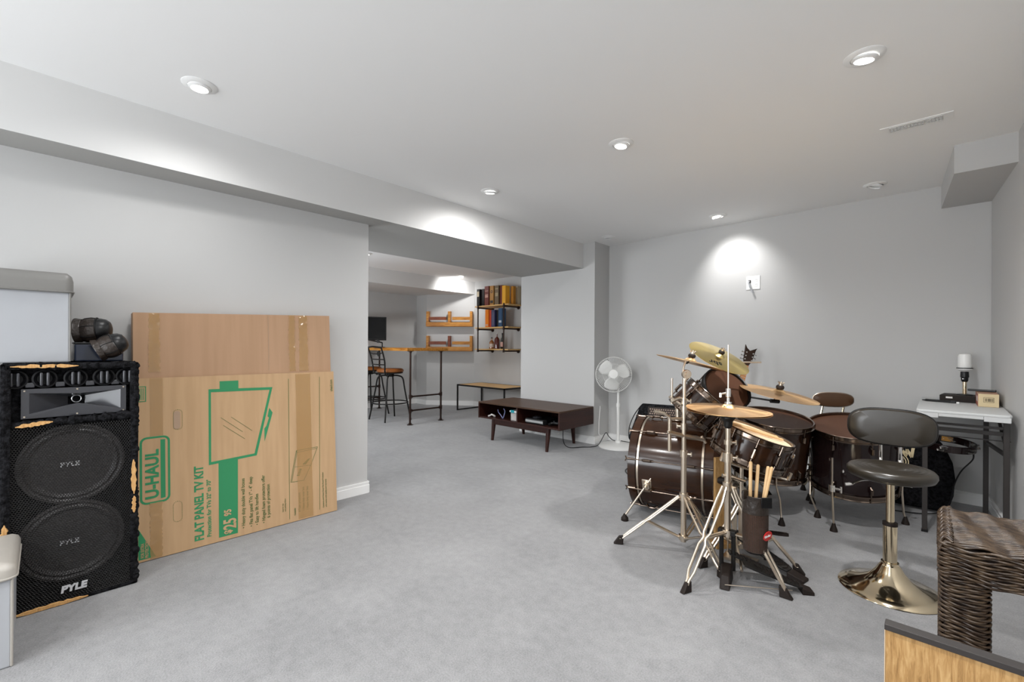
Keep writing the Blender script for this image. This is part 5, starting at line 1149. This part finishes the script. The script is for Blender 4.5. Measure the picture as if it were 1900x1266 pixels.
MB().cyl(sc1+Vector((0, 0, 0.10)), sc1+Vector((0, 0, 0.40)), 0.014).build('pole', M['gold_chrome'], th, world=True)
for f in ((-0.713, 3.998), (-0.52, 4.25), (-0.80, 4.26)):
    f = Vector((*f, 0)); d = (f-sc1); f = sc1+d*1.0
    MB().tube([sc1+Vector((0, 0, 0.30)), f-d*0.08+Vector((0, 0, 0.05))], 0.009, 8).tube([sc1+Vector((0, 0, 0.12)), f-d*0.2+Vector((0, 0, 0.09))], 0.005, 6).build('leg', M['gold_chrome'], th, world=True)
    k = MB(); foot_tip(k, f, (0, 0, 1)); k.build('rubber_foot', M['rubber'], th, world=True)

# amplifier behind the bass drum
t = thing('amplifier', 'black amplifier cabinet tilted back behind the bass drum', 'amplifier', (-1.60, 3.42, 0))
rr_ = Matrix((NY*-1, AX, (0, 0, 1))).transposed()
am = Matrix.Translation(Vector((-1.56, 3.44, 0.0))) @ (Matrix.Rotation(ang, 4, 'Z')) @ Matrix.Rotation(math.radians(-13), 4, 'X')
k = MB(); k.m = am @ Matrix.Rotation(PI/2, 4, 'X'); k.prism([(-0.22, 0.0), (0.30, 0.0), (0.26, 0.68), (-0.225, 0.68), (-0.245, 0.655), (-0.325, 0.385), (-0.30, 0.35)], -0.16, 0.10); k.build('cabinet', M['fur'], t, world=True, bevel=0.010, smooth=0)
k = MB(); k.m = am; k.bb((-0.175, -0.1035, 0.58), (0.23, -0.098, 0.655)); k.build('control_strip', M['rubber'], t, world=True, smooth=0)
k = MB(); k.m = am
for i in range(22):
    for j in range(3): k.box((-0.155+i*0.0175+(j % 2)*0.008, -0.105, 0.600+j*0.018), (0.010, 0.004, 0.010))
k.build('vent_holes', M['silver'] if False else C(0.22, 0.15, 0.11, 0.4), t, world=True, smooth=0)
k = MB(); k.m = am; k.add([(x, y, z) for y in (-0.105, -0.098) for x, z in ((-0.18, 0.03), (0.26, 0.03), (0.23, 0.57), (-0.175, 0.57))], [(0, 1, 2, 3), (7, 6, 5, 4), (0, 4, 5, 1), (1, 5, 6, 2), (2, 6, 7, 3), (3, 7, 4, 0)]); k.build('front_cloth', C(0.13, 0.085, 0.05, 0.6), t, world=True, smooth=0)
k = MB(); k.m = am; k.tube(smoothpath([(-0.250, -0.06, 0.655), (-0.290, -0.08, 0.58), (-0.318, -0.10, 0.48), (-0.318, -0.10, 0.39)]), 0.004, 6); k.build('cable', M['black'], t, world=True)

# electric guitar leaning on the back wall
t = thing('electric_guitar', 'electric guitar with maple fretboard leaning upright against the back wall', 'guitar', (-1.46, 4.35, 0))
hd = Vector((-1.335, 4.64, 1.075)); bt = Vector((-1.50, 4.38, 0.10)); ud = (hd-bt).normalized(); fd = Vector((0.55, -0.80, 0)); fd = (fd-ud*fd.dot(ud)).normalized(); gx = fd.cross(ud) if False else ud.cross(fd)
G = frame(bt, -gx, ud)
if (G.to_3x3() @ Vector((0, 0, 1))).dot(fd) < 0: G = frame(bt, gx, ud)
L = (hd-bt).length
def GK(): k = MB(); k.m = G.copy(); return k
body = [(0.0, 0.0), (0.10, 0.01), (0.155, 0.07), (0.15, 0.15), (0.115, 0.21), (0.13, 0.28), (0.14, 0.34), (0.10, 0.37), (0.065, 0.33), (0.04, 0.32), (-0.04, 0.32), (-0.07, 0.36), (-0.11, 0.42), (-0.145, 0.39), (-0.14, 0.31), (-0.115, 0.23), (-0.15, 0.16), (-0.16, 0.08), (-0.10, 0.01)]
GK().prism(body, 0.0, 0.042).build('body', M['shell'], t, world=True, bevel=0.008, smooth=0)
GK().prism([(-0.028, 0.30), (0.028, 0.30), (0.021, L-0.10), (-0.021, L-0.10)], 0.030, 0.052).build('neck', M['stain'], t, world=True, smooth=0)
GK().prism([(-0.027, 0.26), (0.027, 0.26), (0.020, L-0.10), (-0.020, L-0.10)], 0.052, 0.057).build('fretboard', C(0.55, 0.24, 0.09), t, world=True, smooth=0)
k = GK()
for i in range(20):
    y = 0.28+(L-0.40)*(1-0.944**i)/(1-0.944**20); k.box((0, y, 0.0575), (0.044, 0.003, 0.0015))
k.build('frets', M['chrome'], t, world=True, smooth=0)
k = GK(); k.prism([(-0.021, L-0.10), (0.021, L-0.10), (0.040, L-0.05), (0.050, L+0.06), (0.058, L+0.085), (0.030, L+0.065), (0.0, L+0.045), (-0.030, L+0.065), (-0.052, L+0.095), (-0.044, L+0.03), (-0.036, L-0.05)], 0.030, 0.048); k.build('headstock', M['shell'], t, world=True, smooth=0, bevel=0.002)
for i in range(3):
    for sg in (-1, 1): GK().cyl((sg*0.030, L-0.045+i*0.033, 0.048), (sg*0.030, L-0.045+i*0.033, 0.062), 0.006, n=10).cyl((sg*0.034, L-0.045+i*0.033, 0.038), (sg*0.062, L-0.045+i*0.033, 0.038), 0.004, n=8).lathe([(0.008, 0), (0.009, 0.008)], (sg*0.060, L-0.045+i*0.033, 0.038), (sg, 0, 0), 10).build('tuning_peg', M['chrome'], t, world=True)
k = GK(); k.bb((-0.04, 0.10, 0.042), (0.04, 0.115, 0.052)); k.bb((-0.035, 0.15, 0.042), (0.035, 0.175, 0.050)); k.bb((-0.035, 0.24, 0.042), (0.035, 0.26, 0.050)); k.build('pickups', M['black'], t, world=True, smooth=0)
gs = thing('guitar_stand', 'small black guitar stand holding the leaning guitar', 'stand', (-1.50, 4.38, 0))
for a in (0.3, 2.4, 4.3): MB().tube([Vector((-1.52, 4.40, 0.28)), Vector((-1.52+0.17*math.cos(a), 4.40+0.17*math.sin(a), 0.01))], 0.009, 8).build('leg', M['blackmetal'], gs, world=True)
MB().tube([Vector((-1.60, 4.32, 0.085)), Vector((-1.52, 4.42, 0.075)), Vector((-1.40, 4.37, 0.085))], 0.010, 8).build('cradle', M['blackmetal'], gs, world=True)
MB().cyl((-1.52, 4.40, 0.08), (-1.52, 4.40, 0.30), 0.010).build('post', M['blackmetal'], gs, world=True)

# ------------------------------------------------------------------ right side: round stool
t = thing('round_stool', 'round black seated stool with low backrest and flared shiny metal base', 'stool', (-0.170, 2.790, 0))
sx0, sy0 = -0.170, 2.790; so_ = Vector((sx0, sy0, 0))
MB().lathe([(0.198, 0.0), (0.201, 0.003), (0.198, 0.008), (0.160, 0.018), (0.115, 0.036), (0.080, 0.060), (0.055, 0.090), (0.040, 0.118), (0.034, 0.125), (0.034, 0.135)], so_, n=96).build('base', M['gold_chrome'], t, world=True, smooth=60)
MB().lathe([(0.027, 0.12), (0.0275, 0.318), (0.024, 0.322)], so_, n=40).build('sleeve', M['gold_chrome'], t, world=True)
MB().lathe([(0.029, 0.308), (0.029, 0.323), (0.018, 0.326)], so_, n=40).build('sleeve_collar', M['rubber'], t, world=True)
MB().cyl(so_+Vector((0, 0, 0.32)), so_+Vector((0, 0, 0.525)), 0.0165, n=32).build('gas_column', M['gold_chrome'], t, world=True)
prof = [(0.14, 0.0), (0.160, 0.008), (0.169, 0.026), (0.168, 0.040), (0.158, 0.052)]
for r in (0.140, 0.118, 0.096, 0.074): prof += [(r, 0.055), (r-0.006, 0.0515), (r-0.011, 0.053)]
prof += [(0.05, 0.048), (0.02, 0.040), (0.001, 0.038)]
MB().lathe(prof, so_+Vector((0, 0, 0.532)), n=72).build('seat', M['seatblack'], t, world=True, smooth=50)
MB().lathe([(0.09, 0), (0.09, 0.008)], so_+Vector((0, 0, 0.522)), n=24).build('seat_plate', M['blackmetal'], t, world=True)
MB().tube(smoothpath([so_+Vector((-0.02, 0, 0.520)), so_+Vector((-0.10, -0.06, 0.515)), so_+Vector((-0.135, -0.10, 0.500)), so_+Vector((-0.160, -0.115, 0.494))]), [0.005]*12+[0.008]*7, 8).build('height_lever', M['chrome'], t, world=True)
bc_ = Vector((-0.184, 3.020, 0.745)); fmb = frame(bc_, (0.9986, 0.03, -0.015), (0, 0, 1))
k = MB(); k.m = fmb; pad(k, 0.350, 0.185, 0.050, 56, 2.9); k.build('backrest', M['seatblack'], t, world=True, smooth=50)
ring = [fmb @ Vector((0.175*math.copysign(abs(math.cos(a))**(2/2.9), math.cos(a)), 0.0925*math.copysign(abs(math.sin(a))**(2/2.9), math.sin(a)), 0.003)) for a in [2*PI*i/60 for i in range(60)]]
MB().tube(ring, 0.005, 8, closed=True).build('backrest_piping', M['black'], t, world=True)
for dx in (-0.042, 0.036):
    MB().tube(smoothpath([(bc_.x+dx, 3.045, 0.70), (bc_.x+dx, 3.048, 0.62), (bc_.x+dx, 3.045, 0.56), (bc_.x+dx*0.9, 3.00, 0.520), (sx0+dx*0.7, 2.88, 0.518)]), 0.0085, 12).build('back_post', M['chrome'], t, world=True)

# ------------------------------------------------------------------ folding table and what stands on it
t = thing('folding_table', 'narrow white plastic folding table with dark metal legs in the right corner', 'table', (0.1, 4.23, 0))
X0, X1, YA, YB, TZ = -0.108, 0.308, 3.755, 4.728, 0.775
def rpoly(x0, x1, y0, y1, r, n=4):
    pts = []
    for cx, cy, a0 in ((x1-r, y1-r, 0), (x0+r, y1-r, PI/2), (x0+r, y0+r, PI), (x1-r, y0+r, 1.5*PI)):
        for k in range(n): pts.append((cx+r*math.cos(a0+PI/2*k/(n-1)), cy+r*math.sin(a0+PI/2*k/(n-1))))
    return pts
MB().prism(rpoly(X0, X1-0.012, YA, YB, 0.022), TZ-0.016, TZ).build('table_top', M['tablewhite'], t, world=True, bevel=0.004, smooth=0)
k = MB()
k.bb((X0+0.002, YA+0.002, TZ-0.044), (X0+0.10, YA+0.016, TZ-0.015)); k.bb((X0+0.1005, YA+0.002, TZ-0.034), (X1-0.1255, YA+0.016, TZ-0.015)); k.bb((X1-0.125, YA+0.002, TZ-0.044), (X1-0.018, YA+0.016, TZ-0.015))
k.bb((X0+0.002, YA+0.01, TZ-0.040), (X0+0.014, YB-0.01, TZ-0.015)); k.bb((X1-0.030, YA+0.01, TZ-0.040), (X1-0.016, YB-0.01, TZ-0.015)); k.bb((X0+0.01, YB-0.016, TZ-0.040), (X1-0.02, YB-0.003, TZ-0.015))
k.build('skirt', M['tablewhite'], t, world=True, bevel=0.002, smooth=0)
DM = mat('dark grey metal', (0.035, 0.030, 0.028), 0.4, 0.3); M['dm'] = DM
for lx, ly in ((X0+0.040, YA+0.085), (X1-0.030, YA+0.085), (X0+0.040, YB-0.17), (X1-0.082, YB-0.30)):
    MB().box((lx, ly, (TZ-0.016)/2+0.006), (0.026, 0.026, TZ-0.030)).build('leg', DM, t, world=True, bevel=0.002, smooth=0)
    MB().box((lx, ly, 0.007), (0.031, 0.031, 0.0135)).build('foot_cap', M['black'], t, world=True, smooth=0)
for z, r, y in ((0.690, 0.007, YA+0.085), (0.655, 0.011, YA+0.10)):
    MB().box(((X0+X1)/2, y, z), (X1-X0-0.07, r*1.6, r*2)).build('cross_rail', DM, t, world=True, smooth=0)
MB().box(((X0+X1)/2+0.02, YA+0.13, 0.610), (X1-X0-0.06, 0.006, 0.006)).build('cross_rail', DM, t, world=True, smooth=0)
MB().box(((X1-0.03+X1-0.082)/2, YA+0.30, 0.535), (0.018, 0.42, 0.018), Matrix.Rotation(0.12, 3, 'Z')).build('side_rail', DM, t, world=True, smooth=0)
MB().cyl((X1-0.055, YA+0.26, TZ-0.03), (X1-0.032, YA+0.11, 0.585), 0.008).build('folding_brace', DM, t, world=True)
# small lamp
t = thing('table_lamp', 'small table lamp with brass stem and white glass cylinder on the folding table', 'lamp', (0.126, 4.56, 0.8215))
lo = Vector((0.126, 4.56, 0))
MB().lathe([(0.045, 0.8215), (0.045, 0.826), (0.020, 0.830)], lo, n=32).build('base', M['black'], t, world=True)
MB().cyl(lo+Vector((0, 0, 0.828)), lo+Vector((0, 0, 0.925)), 0.0115, n=20).build('stem', M['gold_chrome'], t, world=True)
MB().lathe([(0.014, 0.915), (0.019, 0.925), (0.020, 0.945), (0.0235, 0.950), (0.022, 0.987), (0.018, 0.989)], lo, n=24).build('socket', M['black'], t, world=True)
MB().cyl(lo+Vector((-0.006, -0.02, 0.938)), lo+Vector((-0.010, -0.034, 0.938)), 0.0035).build('switch', M['silver'], t, world=True)
MB().lathe([(0.020, 0.989), (0.042, 1.004), (0.044, 1.010)], lo, n=32).build('flange', M['white'], t, world=True)
MB().lathe([(0.044, 1.010), (0.044, 1.016)], lo, n=32).build('flange_ring', M['black'], t, world=True)
MB().lathe([(0.034, 1.0165), (0.037, 1.03), (0.036, 1.10), (0.031, 1.114), (0.001, 1.118)], lo, n=32).build('glass_shade', mat('opal glass', (0.78, 0.78, 0.76), 0.3), t, world=True)
t = thing('black_case', 'flat black case with a white sticker under the small lamp', 'case', (0.10, 4.55, TZ))
R_ = Matrix.Rotation(-0.12, 3, 'Z')
MB().box((0.100, 4.555, TZ+0.0235), (0.185, 0.20, 0.045), R_).build('case', M['rubber'], t, world=True, bevel=0.003, smooth=0)
MB().box((0.046, 4.457, TZ+0.030), (0.034, 0.002, 0.012), R_).build('sticker', M['paper'], t, world=True, smooth=0)
t = thing('black_pen', 'long black pen lying on the folding table in front of the case', 'pen', (0.0, 4.38, TZ))
MB().tube([(-0.095, 4.385, TZ+0.008), (-0.080, 4.382, TZ+0.007), (-0.075, 4.380, TZ+0.009), (0.060, 4.350, TZ+0.008)], [0.003, 0.005, 0.008, 0.008], 10).build('barrel', M['black'], t, world=True)
MB().box((0.066, 4.343, TZ+0.009), (0.030, 0.018, 0.016), R_).build('clip_end', M['black'], t, world=True, bevel=0.002)
MB().box((0.088, 4.338, TZ+0.006), (0.014, 0.014, 0.010), R_).build('white_tip', M['white'], t, world=True)
t = thing('small_carton', 'small cream carton with a barcode label on the folding table', 'box', (0.225, 4.33, TZ))
MB().bb((0.179, 4.215, TZ+0.001), (0.272, 4.49, TZ+0.084)).build('carton', C(0.62, 0.50, 0.30, 0.6), t, world=True, bevel=0.001, smooth=0)
MB().bb((0.1775, 4.216, TZ+0.002), (0.179, 4.489, TZ+0.083)).build('red_side_print', C(0.34, 0.10, 0.06), t, world=True, smooth=0)
MB().bb((0.1772, 4.25, TZ+0.03), (0.1776, 4.36, TZ+0.065)).build('white_side_print', M['paper'], t, world=True, smooth=0)
MB().bb((0.180, 4.216, TZ+0.0842), (0.271, 4.489, TZ+0.0850)).build('top_print', C(0.42, 0.22, 0.13), t, world=True, smooth=0)
k = MB()
lab = (0.203, 0.250, TZ+0.030, TZ+0.062)
for a, b, c, d in ((lab[0], lab[1], lab[2], lab[2]+0.0015), (lab[0], lab[1], lab[3]-0.0015, lab[3]), (lab[0], lab[0]+0.0015, lab[2], lab[3]), (lab[1]-0.0015, lab[1], lab[2], lab[3])): k.bb((a, 4.2142, c), (b, 4.2152, d))
rnd = random.Random(3); x = lab[0]+0.006
while x < lab[1]-0.006:
    w_ = rnd.choice((0.0008, 0.0015, 0.0022)); k.bb((x, 4.2142, lab[2]+0.006), (x+w_, 4.2152, lab[3]-0.006)); x += w_+rnd.choice((0.001, 0.0018, 0.0025))
k.build('barcode', M['rubber'], t, world=True, smooth=0)
t = thing('black_remote', 'thin black handheld device lying on top of the small cream carton', 'remote', (0.2, 4.40, TZ+0.086))
MB().box((0.205, 4.42, TZ+0.0935), (0.135, 0.030, 0.014), Matrix.Rotation(-0.15, 3, 'Z')).build('body', M['black'], t, world=True, bevel=0.003, smooth=0)

# ------------------------------------------------------------------ gig bag and tambourine
t = thing('gig_bag', 'black padded instrument bag with a cream zigzag logo on the floor under the table edge', 'bag', (-0.135, 4.45, 0))
pts = [(-0.30, 0.002), (0.0, 0.002), (0.045, 0.03), (0.070, 0.12), (0.078, 0.24), (0.066, 0.34), (0.035, 0.42), (0.010, 0.47), (-0.02, 0.505), (-0.30, 0.515), (-0.34, 0.47), (-0.355, 0.25), (-0.34, 0.04)]
k = MB(); k.m = Matrix.Translation((0, 4.455, 0)) @ Matrix.Rotation(PI/2-0.10, 4, 'X')
k.prism(pts, 0.0, 0.15); o = k.build('bag_body', M['fur'], t, world=True, bevel=0.03, smooth=50)
o.modifiers['b'].segments = 4
gf = Matrix.Translation((0, 4.455, 0)) @ Matrix.Rotation(PI/2-0.10, 4, 'X') @ Matrix.Translation((0, 0, 0.1515))
k = MB(); k.m = gf
def zig(pts_, w):
    for a, b in zip(pts_, pts_[1:]):
        a = Vector(a); b = Vector(b); d = (b-a).normalized(); n = Vector((-d.y, d.x))*w/2; a = a-d*w*0.25; b = b+d*w*0.25
        k.add([(a.x-n.x, a.y-n.y, 0), (b.x-n.x, b.y-n.y, 0), (b.x+n.x, b.y+n.y, 0), (a.x+n.x, a.y+n.y, 0)], [(0, 1, 2, 3)])
zig([(-0.228, 0.405), (-0.212, 0.362), (-0.202, 0.40), (-0.180, 0.360), (-0.172, 0.40), (-0.148, 0.356), (-0.140, 0.415)], 0.018)
for i in range(4):
    r = 0.022+i*0.014; ps = [(-0.228+r*math.cos(a), 0.310+r*math.sin(a)) for a in [(-1.1+2.0*j/12) for j in range(13)]]
    for a, b in zip(ps, ps[1:]):
        a = Vector(a); b = Vector(b); d = (b-a).normalized(); n = Vector((-d.y, d.x))*0.003
        k.add([(a.x-n.x, a.y-n.y, 0), (b.x-n.x, b.y-n.y, 0), (b.x+n.x, b.y+n.y, 0), (a.x+n.x, a.y+n.y, 0)], [(0, 1, 2, 3)])
k.build('logo', M['cream'], t, world=True, smooth=0)
tag(MB().tube(smoothpath([(0.150, 3.96, 0.50), (0.145, 3.98, 0.46), (0.10, 4.10, 0.36), (0.07, 4.18, 0.25), (0.05, 4.22, 0.12), (0.0, 4.25, 0.03), (-0.10, 4.20, 0.008), (-0.25, 4.15, 0.008)], 8), 0.004, 8).build('black_lead', M['black']), 'black lead hanging from the tambourine down to the bag on the floor', 'cable')
t = thing('tambourine', 'black hoop tambourine with metal jingles lying on the instrument bag under the table', 'tambourine', (0.035, 4.05, 0.53))
tm = Matrix.Translation((0.035, 4.06, 0.533)) @ Matrix.Rotation(math.radians(6), 4, 'X') @ Matrix.Rotation(math.radians(4), 4, 'Y')
k = MB(); k.m = tm; k.lathe([(0.128, -0.022), (0.135, -0.022), (0.135, 0.022), (0.128, 0.022), (0.128, -0.022)], n=64, cap=False); k.build('hoop', M['blackshell'], t, world=True)
for i in range(6):
    a = i*PI/3+0.35; 
    for z in (-0.008, 0.008):
        k = MB(); k.m = tm
        for dz_ in (-0.003, 0.003): k.lathe([(0.022, -0.001), (0.020, 0.001), (0.006, 0.002)], (0.137*math.cos(a+z*6), 0.137*math.sin(a+z*6), z+dz_), n=16)
        k.build('jingle', M['chrome'], t, world=True)
k = MB(); k.m = tm; a = PI/2; k.box((0.0, 0.126, 0.0), (0.055, 0.003, 0.030)); k.build('handle_plate', C(0.60, 0.30, 0.06), t, world=True, smooth=0)
k = MB(); k.m = tm
for dx in (-0.018, 0.018): k.lathe([(0.0035, 0), (0.003, 0.003)], (dx, 0.1245, 0), (0, -1, 0), 10)
k.build('plate_screws', M['steel'], t, world=True)

# ------------------------------------------------------------------ wicker bench end
t = thing('wicker_table', 'dark brown woven wicker table end beside the right wall', 'wicker table', (0.2, 2.03, 0))
wx0, wx1, wy0, wy1, wz = -0.002, 0.405, 1.825, 2.235, 0.585
MB().bb((wx0+0.012, wy0+0.012, 0.01), (wx0+0.098, wy1-0.012, wz-0.02)).build('end_core', M['rubber'], t, world=True, smooth=0)
MB().bb((wx0+0.015, wy0+0.015, wz-0.085), (wx1-0.01, wy1-0.015, wz-0.012)).build('top_core', M['rubber'], t, world=True, smooth=0)
def peri(x0, x1, y0, y1, r, step):
    P = [Vector((x, y)) for x, y in rpoly(x0, x1, y0, y1, r, 6)]; P.append(P[0]); out = []; acc = 0.0
    for a, b in zip(P, P[1:]):
        L_ = (b-a).length; d = (b-a)/L_ if L_ > 1e-9 else None
        while d is not None and acc < L_: out.append((a+d*acc, Vector((d.y, -d.x)))); acc += step
        acc -= L_
    return out
def loops(mb, x0, x1, y0, y1, z0, z1, pitch, r, st=0.0075, amp=0.0035, stake=0.026, seed=0):
    rnd = random.Random(seed); z = z0; row = 0
    while z < z1:
        pp = peri(x0, x1, y0, y1, 0.022, st); pts = []; s = 0.0; jit = rnd.uniform(-0.4, 0.4)
        for i, (p, n) in enumerate(pp):
            w = math.sin(PI*i*st/stake + PI*(row % 2)+jit*0.5)
            pts.append(Vector((p.x-n.x*-amp*w, p.y-n.y*-amp*w, z+0.0012*math.sin(i*0.37+jit*9)+0.0035*math.sin(PI*i*st/stake*0.5+row*0.2))))
        mb.tube(pts, r, 6, closed=True); z += pitch*rnd.uniform(0.88, 1.12); row += 1
k = MB(); loops(k, wx0+0.006, wx0+0.104, wy0+0.006, wy1-0.006, 0.008, wz-0.095, 0.0070, 0.0037, amp=0.0042, stake=0.034); k.build('woven_end_panel', M['wicker'], t, world=True, smooth=80)
k = MB(); loops(k, wx0+0.004, wx1, wy0+0.003, wy1-0.003, wz-0.098, wz-0.006, 0.0068, 0.0037, amp=0.0042, stake=0.034, seed=4); k.build('woven_apron', M['wicker'], t, world=True, smooth=80)
k = MB(); rnd = random.Random(9); y = wy0+0.010; row = 0
while y < wy1-0.008:
    pts = [Vector((wx0+0.002, y, wz-0.028)), Vector((wx0+0.006, y, wz-0.012)), Vector((wx0+0.018, y, wz-0.003))]
    x = wx0+0.03; jit = rnd.uniform(-1, 1)
    while x < wx1: 
        edge = min(1.0, (y-wy0)/0.03, (wy1-y)/0.03)
        pts.append(Vector((x, y+0.0015*math.sin(x*23+jit), wz-0.002*(1-edge)*3+0.0012*math.sin(PI*x/0.036+PI*(row % 2))+0.0045*math.sin(2*PI*(x+y*0.22)/0.095)))); x += 0.009
    k.tube(pts, 0.0036, 6); y += 0.0066*rnd.uniform(0.9, 1.1); row += 1
k.build('woven_top', M['wicker'], t, world=True, smooth=80)
k = MB(); y = wy0+0.01; i = 0
while y < wy1-0.03:
    s = 1 if i % 2 else -1
    k.tube(smoothpath([(wx0+0.002, y, wz-0.024), (wx0+0.006+0.010*(s > 0), y+0.014, wz-0.004), (wx0+0.020+0.006*s, y+0.030, wz+0.004), (wx0+0.030, y+0.042, wz-0.001)], 5), 0.0045, 6)
    k.tube(smoothpath([(wx0+0.030, y, wz-0.001), (wx0+0.016, y+0.016, wz+0.005), (wx0+0.004, y+0.030, wz-0.010), (wx0-0.001, y+0.040, wz-0.026)], 5), 0.0042, 6)
    y += 0.021; i += 1
k.build('edge_braid', M['wicker'], t, world=True, smooth=80)
# second end panel against the wall
k = MB(); loops(k, wx1-0.075, wx1, wy0+0.02, wy1-0.02, 0.008, wz-0.095, 0.010, 0.0046, st=0.012, seed=7)

# ------------------------------------------------------------------ oak board standing upright in the near corner
t = thing('oak_board', 'upright oak board with dark metal edging in the bottom right corner', 'board', (0.14, 1.17, 0))
MB().bb((-0.077, 1.162, 0.004), (0.395, 1.180, 0.590)).build('oak_panel', M['oak'], t, world=True, smooth=0)
MB().bb((-0.0785, 1.158, 0.5905), (0.397, 1.184, 0.602)).build('dark_edge', DM, t, world=True, bevel=0.001, smooth=0)
MB().bb((-0.0785, 1.161, 0.0), (-0.0772, 1.182, 0.590)).build('side_edge', C(0.55, 0.40, 0.25), t, world=True, smooth=0)
for x in (-0.03, 0.34): MB().box((x, 1.171, 0.012), (0.04, 0.16, 0.022)).build('foot', DM, t, world=True, smooth=0)
